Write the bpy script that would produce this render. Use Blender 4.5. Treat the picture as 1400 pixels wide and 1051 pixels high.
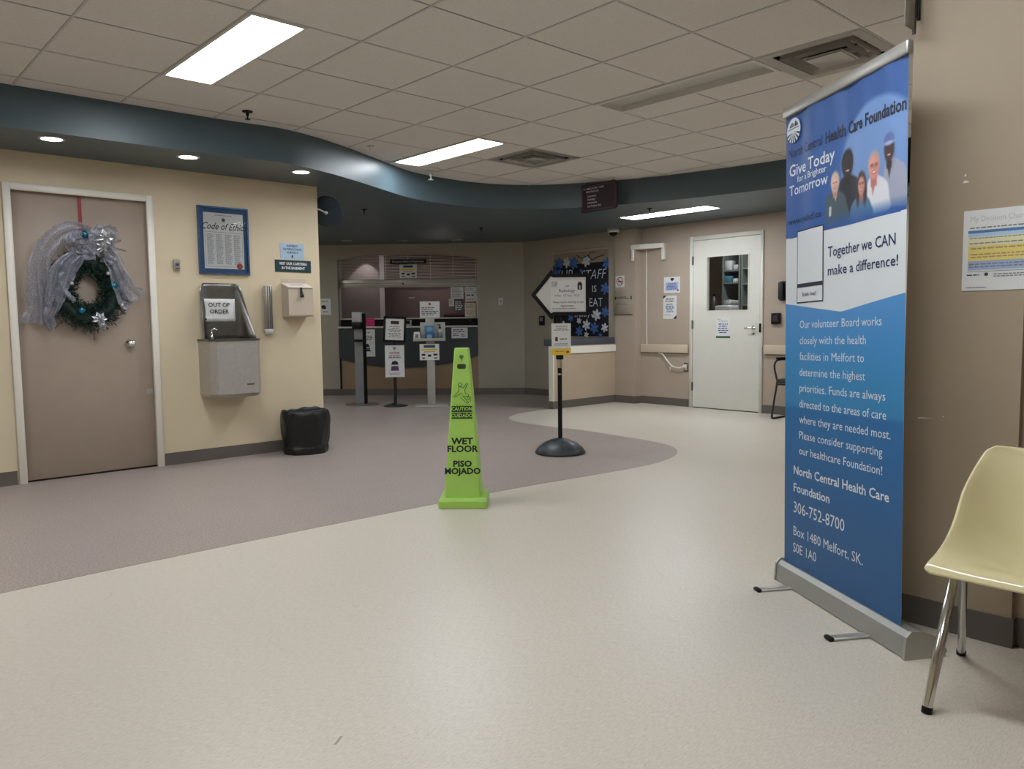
import bpy, bmesh, math, random
from mathutils import Vector, Matrix, Euler
import numpy as np
from mathutils import noise as mnoise

for o in list(bpy.data.objects): bpy.data.objects.remove(o, do_unlink=True)
scn = bpy.context.scene
col = scn.collection
R = math.radians
random.seed(7)

# ---------------------------------------------------------------- camera, world, exposure
cam_d = bpy.data.cameras.new('camera'); cam = bpy.data.objects.new('camera', cam_d); col.objects.link(cam)
cam_d.sensor_fit = 'HORIZONTAL'; cam_d.sensor_width = 36.0; cam_d.lens = 36.0*1063.31/1400.0
cam_d.clip_start = 0.02
_yaw, _p, _r = 0.7422, 0.0789, -0.0116
def _cam_axes():
    M = np.array([[math.cos(_yaw), math.sin(_yaw), 0], [-math.sin(_yaw), math.cos(_yaw), 0], [0, 0, 1.]])
    cp, sp, c, s = math.cos(_p), math.sin(_p), math.cos(_r), math.sin(_r)
    right = np.array([1, 0, 0.]); fwd = np.array([0, cp, -sp]); up = np.array([0, sp, cp])
    return M@(c*right+s*up), M@(-s*right+c*up), M@fwd
_R, _U, _F = _cam_axes()
cam.matrix_world = Matrix(((_R[0], _U[0], -_F[0], 0), (_R[1], _U[1], -_F[1], 0), (_R[2], _U[2], -_F[2], 1.1), (0, 0, 0, 1)))
scn.camera = cam
world = bpy.data.worlds.new('world'); scn.world = world; world.use_nodes = True
world.node_tree.nodes['Background'].inputs[0].default_value = (0.9, 0.95, 1, 1)
world.node_tree.nodes['Background'].inputs[1].default_value = 0.02
vs = scn.view_settings
vs.view_transform = 'Standard'; vs.look = 'None'; vs.gamma = 1.0; vs.use_curve_mapping = False
vs.exposure = 0.34
PANEL_EMIT = 26.0        # radiance of a lit ceiling panel
DOWN_EMIT = 20.0
DOWN_W = 1.6

CE, ZS = 2.5835, 2.331  # ceiling and bulkhead underside heights
YL, XE, XR = 6.37, 8.38, 2.92   # left wall, east wall, right wall planes

# ---------------------------------------------------------------- materials
def lin(c):
    return tuple(((v/255.)/12.92 if v/255. <= .04045 else ((v/255.+.055)/1.055)**2.4) for v in c)+(1.,)
MATS = {}
def mat(name, rgb, rough=.6, metal=0., var=.06, scale=6., bump=0., bscale=60., spec=.5, emit=0., alpha=1., trans=0., coat=0.):
    if name in MATS: return MATS[name]
    m = bpy.data.materials.new(name); m.use_nodes = True; nt = m.node_tree; b = nt.nodes['Principled BSDF']
    c = lin(rgb)
    tc = nt.nodes.new('ShaderNodeTexCoord')
    if var > 0:
        n = nt.nodes.new('ShaderNodeTexNoise'); n.inputs['Scale'].default_value = scale; n.inputs['Detail'].default_value = 4
        nt.links.new(tc.outputs['Object'], n.inputs['Vector'])
        r = nt.nodes.new('ShaderNodeValToRGB')
        r.color_ramp.elements[0].position = .3; r.color_ramp.elements[1].position = .7
        r.color_ramp.elements[0].color = tuple(v*(1-var) for v in c[:3])+(1,)
        r.color_ramp.elements[1].color = tuple(min(1, v*(1+var)) for v in c[:3])+(1,)
        nt.links.new(n.outputs['Fac'], r.inputs['Fac']); nt.links.new(r.outputs['Color'], b.inputs['Base Color'])
    else:
        b.inputs['Base Color'].default_value = c
    if bump > 0:
        n2 = nt.nodes.new('ShaderNodeTexNoise'); n2.inputs['Scale'].default_value = bscale; n2.inputs['Detail'].default_value = 3
        nt.links.new(tc.outputs['Object'], n2.inputs['Vector'])
        bp = nt.nodes.new('ShaderNodeBump'); bp.inputs['Strength'].default_value = bump; bp.inputs['Distance'].default_value = .002
        nt.links.new(n2.outputs['Fac'], bp.inputs['Height']); nt.links.new(bp.outputs['Normal'], b.inputs['Normal'])
    b.inputs['Roughness'].default_value = rough; b.inputs['Metallic'].default_value = metal
    b.inputs['Specular IOR Level'].default_value = spec
    b.inputs['Coat Weight'].default_value = coat
    if emit > 0:
        b.inputs['Emission Color'].default_value = c; b.inputs['Emission Strength'].default_value = emit
    b.inputs['Alpha'].default_value = alpha; b.inputs['Transmission Weight'].default_value = trans
    MATS[name] = m; return m

def floor_mat(name, base, c2, c3, speck, stretch, rough, sp_scale, amt):
    m = bpy.data.materials.new(name); m.use_nodes = True; nt = m.node_tree; b = nt.nodes['Principled BSDF']
    tc = nt.nodes.new('ShaderNodeTexCoord'); mp = nt.nodes.new('ShaderNodeMapping')
    mp.inputs['Scale'].default_value = stretch; mp.inputs['Rotation'].default_value = (0, 0, R(-12))
    nt.links.new(tc.outputs['Object'], mp.inputs['Vector'])
    n = nt.nodes.new('ShaderNodeTexNoise'); n.inputs['Scale'].default_value = sp_scale; n.inputs['Detail'].default_value = 5; n.inputs['Roughness'].default_value = .7
    nt.links.new(mp.outputs['Vector'], n.inputs['Vector'])
    r = nt.nodes.new('ShaderNodeValToRGB'); e = r.color_ramp.elements
    e[0].position = .33; e[0].color = lin(c2); e[1].position = .66; e[1].color = lin(c3)
    k = e.new(.5); k.color = lin(base)
    nt.links.new(n.outputs['Fac'], r.inputs['Fac'])
    v = nt.nodes.new('ShaderNodeTexNoise'); v.inputs['Scale'].default_value = sp_scale*2.2; v.inputs['Detail'].default_value = 2
    nt.links.new(mp.outputs['Vector'], v.inputs['Vector'])
    r2 = nt.nodes.new('ShaderNodeValToRGB'); r2.color_ramp.elements[0].position = .62; r2.color_ramp.elements[1].position = .70
    r2.color_ramp.elements[0].color = (0, 0, 0, 1); r2.color_ramp.elements[1].color = (amt, amt, amt, 1)
    nt.links.new(v.outputs['Fac'], r2.inputs['Fac'])
    mx = nt.nodes.new('ShaderNodeMixRGB'); mx.inputs[2].default_value = lin(speck)
    nt.links.new(r2.outputs['Color'], mx.inputs[0]); nt.links.new(r.outputs['Color'], mx.inputs[1])
    big = nt.nodes.new('ShaderNodeTexNoise'); big.inputs['Scale'].default_value = 1.3
    nt.links.new(tc.outputs['Object'], big.inputs['Vector'])
    mr = nt.nodes.new('ShaderNodeMapRange'); mr.inputs['To Min'].default_value = rough-.06; mr.inputs['To Max'].default_value = rough+.08
    nt.links.new(big.outputs['Fac'], mr.inputs['Value']); nt.links.new(mr.outputs['Result'], b.inputs['Roughness'])
    nt.links.new(mx.outputs['Color'], b.inputs['Base Color'])
    b.inputs['Specular IOR Level'].default_value = .45
    MATS[name] = m; return m

M_CREAM = floor_mat('cream_vinyl', (200, 191, 177), (188, 178, 163), (210, 202, 189), (134, 122, 108), (14, 80, 1), .36, 3.0, .55)
M_MAUVE = floor_mat('mauve_vinyl', (154, 141, 134), (130, 117, 111), (180, 168, 160), (214, 205, 197), (48, 48, 1), .38, 2.0, .6)
M_WALL_L = mat('cream_wall_paint', (207, 192, 163), .6, var=.03, scale=3, bump=.15, bscale=220, spec=.3)
M_WALL_T = mat('tan_wall_paint', (172, 157, 142), .6, var=.03, scale=3, bump=.15, bscale=220, spec=.3)
M_WALL_B = mat('beige_wall_paint', (162, 146, 125), .55, var=.05, scale=2.2, bump=.15, bscale=220, spec=.35)
M_WALL_G = mat('grey_beige_wall_paint', (158, 151, 137), .6, var=.03, scale=3, bump=.12, bscale=200, spec=.3)
M_BASE = mat('rubber_baseboard', (96, 89, 84), .45, var=.05)
M_TILE = mat('ceiling_tile_board', (216, 211, 204), .95, var=.05, scale=90, bump=.8, bscale=260, spec=.1)
M_TBAR = mat('ceiling_grid_metal', (188, 183, 177), .5, var=.03)
M_BULK = mat('slate_blue_paint', (74, 90, 97), .38, var=.04, scale=2, spec=.5)
M_WHITE = mat('white_enamel', (205, 202, 194), .4, var=.02)
M_DOORW = mat('white_door_paint', (208, 206, 196), .4, var=.02)
M_TRIM = mat('ivory_trim_paint', (226, 221, 209), .42, var=.02)
M_DOORB = mat('taupe_door_paint', (166, 150, 135), .5, var=.03)
M_STEEL = mat('brushed_steel', (188, 185, 181), .42, metal=.75, var=.05, scale=30)
M_STEELD = mat('dark_steel', (110, 108, 104), .3, metal=.9, var=.08, scale=20)
M_CHROME = mat('chrome', (210, 210, 208), .12, metal=1., var=0)
M_BLACK = mat('black_plastic', (10, 10, 11), .5, var=.02, spec=.25)
M_BLACKM = mat('black_powder_coat', (20, 23, 25), .5, var=.05)
M_DARK = mat('dark_void', (20, 18, 17), .9, var=.02)
M_PAPER = mat('paper_white', (212, 212, 210), .7, var=.02)
M_INK = mat('ink_black', (25, 25, 28), .7, var=0)
M_INKG = mat('ink_grey', (120, 122, 126), .7, var=0)
M_GREEN = mat('lime_plastic', (158, 200, 90), .42, var=.04, scale=5)
M_MAROON = mat('maroon_acrylic', (52, 40, 48), .35, var=.03)
M_ALU = mat('brushed_aluminium', (176, 174, 168), .38, metal=.7, var=.04)

# ---------------------------------------------------------------- mesh helpers
class MB:
    def __init__(s): s.v = []; s.f = []; s.m = []; s.sm = []
    def add(s, vs, fs, mi=0, smooth=False):
        k = len(s.v); s.v += [tuple(v) for v in vs]
        for f in fs: s.f.append(tuple(i+k for i in f)); s.m.append(mi); s.sm.append(smooth)
        return s
    def box(s, x0, x1, y0, y1, z0, z1, mi=0):
        if x0 > x1: x0, x1 = x1, x0
        if y0 > y1: y0, y1 = y1, y0
        if z0 > z1: z0, z1 = z1, z0
        return s.add([(x0,y0,z0),(x1,y0,z0),(x1,y1,z0),(x0,y1,z0),(x0,y0,z1),(x1,y0,z1),(x1,y1,z1),(x0,y1,z1)],
              [(0,3,2,1),(4,5,6,7),(0,1,5,4),(1,2,6,5),(2,3,7,6),(3,0,4,7)], mi)
    def bevbox(s, x0, x1, y0, y1, z0, z1, w=.01, seg=2, mi=0, smooth=True):
        bm = bmesh.new(); bmesh.ops.create_cube(bm, size=1)
        for v in bm.verts: v.co = Vector(((x0+x1)/2+v.co.x*abs(x1-x0), (y0+y1)/2+v.co.y*abs(y1-y0), (z0+z1)/2+v.co.z*abs(z1-z0)))
        bmesh.ops.bevel(bm, geom=bm.edges[:], offset=w, segments=seg, affect='EDGES', profile=.5)
        return s.frombm(bm, mi, smooth)
    def frombm(s, bm, mi=0, smooth=False):
        bm.verts.index_update(); s.add([v.co[:] for v in bm.verts], [[v.index for v in f.verts] for f in bm.faces], mi, smooth); bm.free(); return s
    def prism(s, pts, y0, y1, mi=0, plane='xz', smooth=False):
        n = len(pts)
        def P(a, b, d): return (a, d, b) if plane == 'xz' else ((a, b, d) if plane == 'xy' else (d, a, b))
        bm = bmesh.new(); A = [bm.verts.new(P(a, b, y0)) for a, b in pts]; B = [bm.verts.new(P(a, b, y1)) for a, b in pts]
        bm.faces.new(A); bm.faces.new(B[::-1])
        for i in range(n): bm.faces.new((A[i], B[i], B[(i+1) % n], A[(i+1) % n]))
        bmesh.ops.recalc_face_normals(bm, faces=bm.faces[:])
        bmesh.ops.triangulate(bm, faces=[f for f in bm.faces if len(f.verts) > 4])
        return s.frombm(bm, mi, smooth)
    def tube(s, path, r, n=10, mi=0, cap=True, closed=False, sq=1.):
        P = [Vector(p) for p in path]; N = len(P); rs = r if isinstance(r, (list, tuple)) else [r]*N
        rings = []; up = None
        for i in range(N):
            if closed: t = (P[(i+1) % N]-P[i-1]).normalized()
            else: t = (P[min(i+1, N-1)]-P[max(i-1, 0)]).normalized()
            if up is None:
                up = Vector((0, 0, 1)) if abs(t.z) < .9 else Vector((1, 0, 0))
            a = t.cross(up)
            if a.length < 1e-4: a = t.cross(Vector((0, 1, 0)))
            a.normalize(); b = a.cross(t).normalized(); up = b
            rings.append([P[i]+(a*math.cos(2*math.pi*k/n)*sq+b*math.sin(2*math.pi*k/n))*rs[i] for k in range(n)])
        vs = [v for rg in rings for v in rg]; fs = []
        for i in range(N if closed else N-1):
            for k in range(n):
                j = (i+1) % N
                fs.append((i*n+k, i*n+(k+1) % n, j*n+(k+1) % n, j*n+k))
        s.add(vs, fs, mi, True)
        if cap and not closed:
            s.add(rings[0], [tuple(range(n))], mi); s.add(rings[-1], [tuple(range(n))[::-1]], mi)
        return s
    def lathe(s, prof, c=(0, 0, 0), n=24, mi=0, sx=1., sy=1., smooth=True, axis='z', cap=True):
        vs = []; fs = []
        for (r, z) in prof:
            for k in range(n):
                a = 2*math.pi*k/n; x, y = r*math.cos(a)*sx, r*math.sin(a)*sy
                p = (c[0]+x, c[1]+y, c[2]+z) if axis == 'z' else ((c[0]+x, c[1]+z, c[2]+y) if axis == 'y' else (c[0]+z, c[1]+x, c[2]+y))
                vs.append(p)
        L = len(prof)
        for i in range(L-1):
            for k in range(n): fs.append((i*n+k, i*n+(k+1) % n, (i+1)*n+(k+1) % n, (i+1)*n+k))
        if cap and prof[0][0] > 1e-5: fs.append(tuple(range(n))[::-1])
        if cap and prof[-1][0] > 1e-5: fs.append(tuple((L-1)*n+k for k in range(n)))
        return s.add(vs, fs, mi, smooth)
    def disc(s, cx, cz, r, y0, y1, n=20, mi=0):
        return s.prism([(cx+r*math.cos(2*math.pi*k/n), cz+r*math.sin(2*math.pi*k/n)) for k in range(n)], y0, y1, mi)
    def xf(s, M):
        s.v = [tuple(M@Vector(v)) for v in s.v]; return s
    def mesh(s, name, mats):
        me = bpy.data.meshes.new(name); me.from_pydata(s.v, [], s.f)
        for m in (mats if isinstance(mats, (list, tuple)) else [mats]): me.materials.append(m)
        me.polygons.foreach_set('material_index', s.m); me.polygons.foreach_set('use_smooth', s.sm)
        me.update(); return me
def fixn(me):
    bm = bmesh.new(); bm.from_mesh(me); bmesh.ops.recalc_face_normals(bm, faces=bm.faces[:]); bm.to_mesh(me); bm.free(); return me
def obj(name, mb, mats, parent=None, loc=None, rot=None, fix=True):
    me = mb.mesh(name, mats) if isinstance(mb, MB) else mb
    if fix and isinstance(mb, MB): fixn(me)
    o = bpy.data.objects.new(name, me); col.objects.link(o)
    if parent: o.parent = parent
    if loc: o.location = loc
    if rot: o.rotation_euler = rot
    return o
def tag(o, label, cat, group=None):
    o['label'] = label; o['category'] = cat
    if group: o['group'] = group
    return o
def thing(name, label, cat, loc=(0, 0, 0), rz=0., group=None):
    o = bpy.data.objects.new(name, None); col.objects.link(o); o.location = loc; o.rotation_euler = (0, 0, R(rz)); o.empty_display_size = .1
    return tag(o, label, cat, group)
def struct(name, mb, m, parent=None):
    o = obj(name, mb, m, parent)
    if not parent: o['kind'] = 'structure'
    return o
def sempty(name, loc=(0, 0, 0), rz=0.):
    o = bpy.data.objects.new(name, None); col.objects.link(o); o.location = loc; o.rotation_euler = (0, 0, R(rz)); o['kind'] = 'structure'; return o

def text_mb(txt, size, cx, cz, y, sx=1., bold=0., align='CENTER', depth=.0008, shear=0.):
    cu = bpy.data.curves.new('t', 'FONT'); cu.body = txt; cu.size = size; cu.align_x = align; cu.align_y = 'CENTER'
    cu.offset = bold*size; cu.resolution_u = 2; cu.shear = shear
    to = bpy.data.objects.new('t', cu); me = bpy.data.meshes.new_from_object(to)
    mb = MB(); vs = [(cx+v.co.x*sx, y, cz+v.co.y) for v in me.vertices]
    mb.add(vs, [tuple(p.vertices) for p in me.polygons])
    bpy.data.objects.remove(to); bpy.data.curves.remove(cu); bpy.data.meshes.remove(me)
    return mb
def join(a, b, mi=0):
    a.add(b.v, b.f, mi); return a

COL = {'k': M_INK, 'g': M_INKG}
def ink(key, rgb=None):
    if key not in COL: COL[key] = mat('ink_'+key, rgb, .65, var=0)
    return COL[key]
def prints(parent, items, y, name='print'):
    """flat print on a sheet; every ink colour is one mesh.  items: ('t',ink,txt,size,cx,cz[,sx,bold,align]) ('b',ink,x0,x1,z0,z1) ('l',ink,x0,x1,z0,z1,n) ('p',ink,pts) ('d',ink,cx,cz,r)"""
    by = {}; rnd = random.Random(3)
    for k, it in enumerate(items):
        mb = by.setdefault(it[1], MB()); yy = y-.0006-.00002*k
        if it[0] == 't':
            a = list(it[6:])+[None]*4
            join(mb, text_mb(it[2], it[3], it[4], it[5], yy, a[0] or 1., a[1] or 0., a[2] or 'CENTER', shear=a[3] or 0.))
        elif it[0] == 'b':
            x0, x1, z0, z1 = it[2:6]; mb.add([(x0, yy, z0), (x1, yy, z0), (x1, yy, z1), (x0, yy, z1)], [(0, 1, 2, 3)])
        elif it[0] == 'l':
            x0, x1, z0, z1, n = it[2:7]; h = (z1-z0)/n
            for i in range(n):
                z = z1-h*(i+.5); w = (x1-x0)*rnd.uniform(.7, 1); c = (x0+x1)/2 if len(it) > 7 else x0+w/2
                x = c-w/2
                while x < c+w/2-.002:
                    ww = rnd.uniform(.5, 1.4)*h*1.6; xe = min(x+ww, c+w/2)
                    mb.add([(x, yy, z-h*.24), (xe, yy, z-h*.24), (xe, yy, z+h*.24), (x, yy, z+h*.24)], [(0, 1, 2, 3)]); x = xe+h*.35
        elif it[0] == 'p':
            mb.add([(a, yy, b) for a, b in it[2]], [tuple(range(len(it[2])))])
        elif it[0] == 'd':
            cx, cz, r = it[2:5]; mb.add([(cx+r*math.cos(t*math.pi/8), yy, cz+r*math.sin(t*math.pi/8)) for t in range(16)], [tuple(range(16))])
        elif it[0] == 'r':   # ring / outline of a polygon given by closed pts and width
            pts, w = it[2], it[3]; c = Vector((sum(p[0] for p in pts)/len(pts), sum(p[1] for p in pts)/len(pts)))
            inn = []
            for p in pts:
                d = Vector(p)-c; inn.append(tuple(c+d*(1-w/max(d.length, 1e-6))))
            n = len(pts); mb.add([(a, yy, b) for a, b in pts]+[(a, yy, b) for a, b in inn], [(i, (i+1) % n, n+(i+1) % n, n+i) for i in range(n)])
    out = []
    for k, mb in by.items(): out.append(obj(name, mb, ink(k), parent, fix=False))
    return out
def sheet(name, label, cat, loc, rz, w, h, items, m=None, t=.002, group=None, tilt=0, names=('sheet', 'print')):
    """a sheet of paper or a sign plate: root at its lower middle, back on local y=0"""
    r = thing(name, label, cat, loc, rz, group)
    if tilt: r.rotation_euler = (0, R(tilt), R(rz))
    obj(names[0], MB().box(-w/2, w/2, -t, 0, 0, h), m or M_PAPER, r)
    prints(r, items, -t, names[1])
    return r

def catmull(pts, k=6):
    P = [Vector(p) for p in pts]; P = [P[0]*2-P[1]]+P+[P[-1]*2-P[-2]]; out = []
    for i in range(1, len(P)-2):
        for j in range(k):
            t = j/k; a, b, c, d = P[i-1:i+3]
            out.append(.5*((2*b)+(c-a)*t+(2*a-5*b+4*c-d)*t*t+(3*b-a-3*c+d)*t**3))
    out.append(P[-2]); return out

# ================================================================ SETTING
# ---- floors
struct('floor', MB().box(-2.7, 11, -2, 13.8, -.05, 0), M_CREAM)
edge = [(-2.7, 3.775), (0, 3.775), (1.5, 3.80), (3.3, 3.77), (4.1, 3.70), (4.62, 3.655), (4.98, 3.68), (5.34, 3.80), (5.60, 4.03), (5.74, 4.37), (5.79, 4.75),
        (5.85, 5.3), (5.83, 5.78), (5.86, 6.28), (6.05, 6.66), (6.46, 6.90), (6.95, 6.95)]
ec = [(p.x, p.y) for p in catmull([(a, b, 0) for a, b in edge], 5)]
struct('floor_inlay', MB().prism(ec+[(8.3, 6.95), (8.3, 13.8), (-2.7, 13.8)], 0, .0015, plane='xy'), M_MAUVE)

# ---- walls
def wallbox(name, *a, m=M_WALL_L): return struct(name, MB().box(*a), m)
mb = MB().box(-2.7, 1.135, YL, YL+.12, 0, 2.61).box(2.055, 3.505, YL, YL+.12, 0, 2.61).box(1.135, 2.055, YL, YL+.12, 2.075, 2.61)
mb.box(3.385, 3.505, YL+.12, 13.6, 0, 2.61)
struct('wall_left', mb, M_WALL_L)
wallbox('wall_rear', -2.7, 3.0, -2.0, -1.9, 0, 2.61, m=M_WALL_B)
wallbox('wall_west', -2.7, -2.6, -1.9, YL, 0, 2.61, m=M_WALL_L)
struct('wall_right', MB().box(XR, XR+.3, .738, 1.10, 0, 2.61).box(XR+.03, XR+.3, -1.9, .738, 0, 2.61), M_WALL_B)
wallbox('wall_south', XR+.3, 8.38, 1.0, 1.10, 0, 2.61, m=M_WALL_T)
# east wall with the white door's opening, the pillar and the set-back length behind the desk
mb = MB().box(XE, XE+.12, 1.0, 4.785, 0, 2.4).box(XE, XE+.12, 5.735, 6.55, 0, 2.4).box(XE, XE+.12, 4.785, 5.735, 2.115, 2.4)
struct('wall_east', mb, M_WALL_T)
struct('pillar', MB().box(8.25, 8.60, 6.55, 6.90, 0, 2.36), M_WALL_T)
mb = MB().box(8.27, 8.40, 6.90, 7.015, 0, 2.4).box(8.27, 8.40, 8.11, 8.78, 0, 2.4).box(8.27, 8.40, 7.015, 8.11, 2.13, 2.4).box(8.27, 8.40, 7.015, 8.11, 0, .86)
struct('wall_desk', mb, M_WALL_G)
# reception wall, 45 degrees, in its own frame: x to the right along the wall, y into the wall
REC = ((8.27, 8.72, 0), -45.)
def rec(u, z=0., d=0.):
    s = math.sqrt(.5); return (8.27+s*u+s*d, 8.72-s*u+s*d, z)
w = sempty('wall_north', REC[0], REC[1])
mb = MB().box(-6.9, -2.89, 0, .22, 0, 2.4).box(-.72, .0, 0, .22, 0, 2.4)
mb.prism([(-2.89, 2.10), (-2.72, 2.125), (-2.55, 2.155), (-2.38, 2.175), (-2.2, 2.182), (-1.4, 2.182), (-1.22, 2.172), (-1.05, 2.15), (-.88, 2.12), (-.72, 2.09), (-.72, 2.4), (-2.89, 2.4)], 0, .22)
obj('wall_face', mb, M_WALL_G, w)
mb = MB().box(-2.89, -.72, -.012, 0.16, .1, .58)
obj('wall_apron', MB().box(-2.89, -.72, .0, .16, 0, 1.04), mat('tan_apron', (140, 118, 92), .6), w)
obj('office_back_wall', MB().box(-4.0, .3, 2.9, 3.0, 0, 2.5).box(-4.0, -3.9, .22, 2.9, 0, 2.5), mat('mauve_brown_fabric', (98, 76, 73), .85, var=.12, scale=40), w)
obj('office_column', MB().box(-3.35, -2.55, 1.5, 1.9, 0, 2.5), mat('pink_grey_paint', (158, 142, 138), .7), w)
obj('office_side_wall', MB().box(.2, .3, .22, 2.9, 0, 2.5), mat('pink_grey_paint', (158, 142, 138), .7), w)
obj('office_partition', MB().box(-2.4, -.1, 2.3, 2.36, 0, 1.72), mat('brown_partition', (88, 66, 60), .9, var=.18, scale=50), w)
obj('office_ceiling', MB().box(-4.0, .3, .22, 3.0, 2.42, 2.46), M_TILE, w)

# baseboards
def baseb(name, *boxes, m=M_BASE):
    mb = MB()
    for b in boxes: mb.box(*b[:4], 0.001, .10 if len(b) < 5 else b[4])
    return struct(name, mb, m)
baseb('baseboard_left', (-2.6, 1.09, YL-.008, YL), (2.095, 3.513, YL-.008, YL), (3.505, 3.513, YL, 13.5))
baseb('baseboard_right', (XR-.008, XR, .738, 1.10), (XR-.008, XR+.022, .730, .738), (XR+.022, XR+.03, -1.9, .730))
baseb('baseboard_east', (XE-.008, XE, 1.1, 4.76), (XE-.008, XE, 5.78, 6.542), (8.242, XE, 6.542, 6.55), (8.242, 8.25, 6.55, 6.9), (8.262, 8.27, 6.97, 8.72))
bb = sempty('baseboard_north', REC[0], REC[1]); obj('baseboard_strip', MB().box(-6.6, 0, -.008, 0, .002, .10), M_BASE, bb)

# ---- ceiling: slab, grid bars, tiles
GX, GY, S = 1.678, 4.856, .61
ceil = struct('ceiling', MB().box(-2.7, 8.6, -2, 13.8, 2.62, 2.66), M_TILE)
fix = {(0, 0): 'L', (0, 1): 'L', (4, -2): 'L', (4, -1): 'L', (4, 2): 'L', (4, 3): 'L', (0, 5): 'L', (0, 6): 'L', (-4, 0): 'L', (-4, 1): 'L', (-4, 6): 'L', (-4, 7): 'L', (5, 5): 'L', (5, 6): 'L',
       (5, -1): 'D', (4, 4): 'D', (-2, 7): 'D'}
tcache = {}
for i in range(-7, 9):
    for j in range(-3, 11):
        x0, x1 = GX+S*i, GX+S*(i+1); y0, y1 = GY-S*(j+1), GY-S*j
        if fix.get((i, j)) == 'D': continue
        half = fix.get((i, j)) == 'L'
        xa = x0+S*.5 if half else x0
        x0c, x1c, y0c, y1c = max(xa, -2.6), x1, max(y0, -1.9), y1
        if x1c-x0c < .05 or y1c-y0c < .05: continue
        # keep tiles inside the room and in front of / just over the bulkhead
        if x0 > XR-.05 and y1 < 1.10: continue
        if y0 < 1.10 < y1 and x0 > XR: y0c = 1.11
        if x1 > XR and x0 < XR and y0c < 1.10: x1c = XR-.005
        if y0 > 5.75 and x1 < 3.2: continue
        if y0 > 6.45 or (x0 > 6.2 and y0 > 5.9) or (x0 > 6.95): continue
        if x0 < 3.2 and y1 > 6.36: y1c = 6.36
        if x1c-x0c < .05 or y1c-y0c < .05: continue
        key = (round(x1c-x0c, 3), round(y1c-y0c, 3))
        if key not in tcache:
            tcache[key] = fixn(MB().box(.007, key[0]-.007, .007, key[1]-.007, .0035, .02).mesh('tile', M_TILE))
        t = bpy.data.objects.new('tile', tcache[key]); col.objects.link(t); t.location = (x0c, y0c, CE); t.parent = ceil
def bars():
    for i in range(-7, 10):
        x = GX+S*i; yl = -1.9 if x < XR else 1.1
        yh = 6.3 if x < 6.2 else 5.6
        if x < 3: yh = 5.72
        obj('grid_bar', MB().box(x-.006, x+.006, yl, yh, CE, CE+.009), M_TBAR, ceil)
    for j in range(-3, 12):
        y = GY-S*j; thin = (j % 2 != 0)
        if y < -1.9: continue
        for a, b, ww in ((-2.6, GX+3*S, .0035 if thin else .007), (GX+3*S, 6.9, .007)):
            if y < 1.1: b = min(b, XR)
            if y > 5.75: a = max(a, 3.0)
            if y > 5.9: b = min(b, 6.3)
            if b <= a: continue
            cuts = [(GX+S*fi-.001, GX+S*fi+.306) for (fi, fj), kk in fix.items() if kk == 'L' and fj == j and (fi, fj-1) in fix]; segs = [(a, b)]
            for c0, c1 in cuts: segs = [q_ for p0, p1 in segs for q_ in (((p0, min(p1, c0)), (max(p0, c1), p1)) if c0 < p1 and c1 > p0 else ((p0, p1),)) if q_[1]-q_[0] > .02]
            for p0, p1 in segs: obj('grid_bar', MB().box(p0, p1, y-ww*.85, y+ww*.85, CE+.0003, CE+.009), M_TBAR, ceil)
bars()
# wall angle along the right wall
struct('trim_1', MB().box(XR-.02, XR, -1.9, 1.1, CE-.002, CE+.02), M_TBAR)

# ---- bulkhead (soffit + curved fascia)
fc = [(-2.65, 5.78), (-1, 5.73), (0.3, 5.69), (1.0, 5.66), (1.85, 5.645), (2.40, 5.63), (2.79, 5.60), (3.15, 5.69), (3.56, 5.87), (4.02, 6.11), (4.50, 6.35), (4.93, 6.43),
      (5.40, 6.42), (5.79, 6.28), (6.14, 5.97), (6.44, 5.46), (6.63, 4.96), (6.77, 4.36), (6.86, 3.76), (6.93, 2.6), (6.96, 1.1)]
fcs = [(p.x, p.y) for p in catmull([(a, b, 0) for a, b in fc], 6)]
n = len(fcs); mb = MB()
mb.add([(a, b, ZS) for a, b in fcs]+[(a, b, CE+.03) for a, b in fcs], [(i, i+1, n+i+1, n+i) for i in range(n-1)], 0, True)
poly = fcs+[(8.38, 1.1), (8.38, 6.6), (8.27, 6.9), (8.27, 8.72), (3.39, 13.6), (3.39, YL+.05), (-2.65, YL+.05)]
from mathutils.geometry import tessellate_polygon
mb.add([(a, b, ZS) for a, b in poly], [tuple(q) for q in tessellate_polygon([[Vector((a, b, 0)) for a, b in poly]])])
bulk = struct('ceiling_bulkhead', mb, M_BULK)

# ---- left door (taupe) : door_1
d = sempty('door_1', (1.595, YL, 0), 0)
obj('door_slab', MB().bevbox(-.452, .452, .035, .075, .012, 2.068, .002, 1), M_DOORB, d)
fr = MB()
fr.bevbox(-.495, -.445, -.018, .0, 0, 2.11, .004, 1); fr.bevbox(.445, .495, -.018, 0, 0, 2.11, .004, 1); fr.bevbox(-.445, .445, -.018, 0, 2.06, 2.11, .004, 1)
fr.box(-.46, -.452, 0, .10, 0, 2.075).box(.452, .46, 0, .10, 0, 2.075).box(-.46, .46, 0, .10, 2.068, 2.075)
fr.box(-.452, -.437, .076, .10, 0, 2.068).box(.437, .452, .076, .10, 0, 2.068)
obj('door_frame', fr, M_TRIM, d)
obj('threshold', MB().box(-.452, .452, .03, .11, .0016, .006), M_DARK, d)
k = obj('door_knob', MB().lathe([(.033, 0), (.034, .006), (.014, .010), (.012, .030), (.022, .038), (.029, .050), (.029, .060), (.020, .070), (0, .072)], n=20, axis='y').xf(Matrix.Scale(-1, 4, (0, 1, 0))), M_CHROME, d, loc=(.29, .035, .975))
obj('strike_plate', MB().box(.437, .4445, -.0195, -.0185, .55, .60).box(.40, .4445, .0335, .0345, .58, .62), M_STEEL, d)

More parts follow.
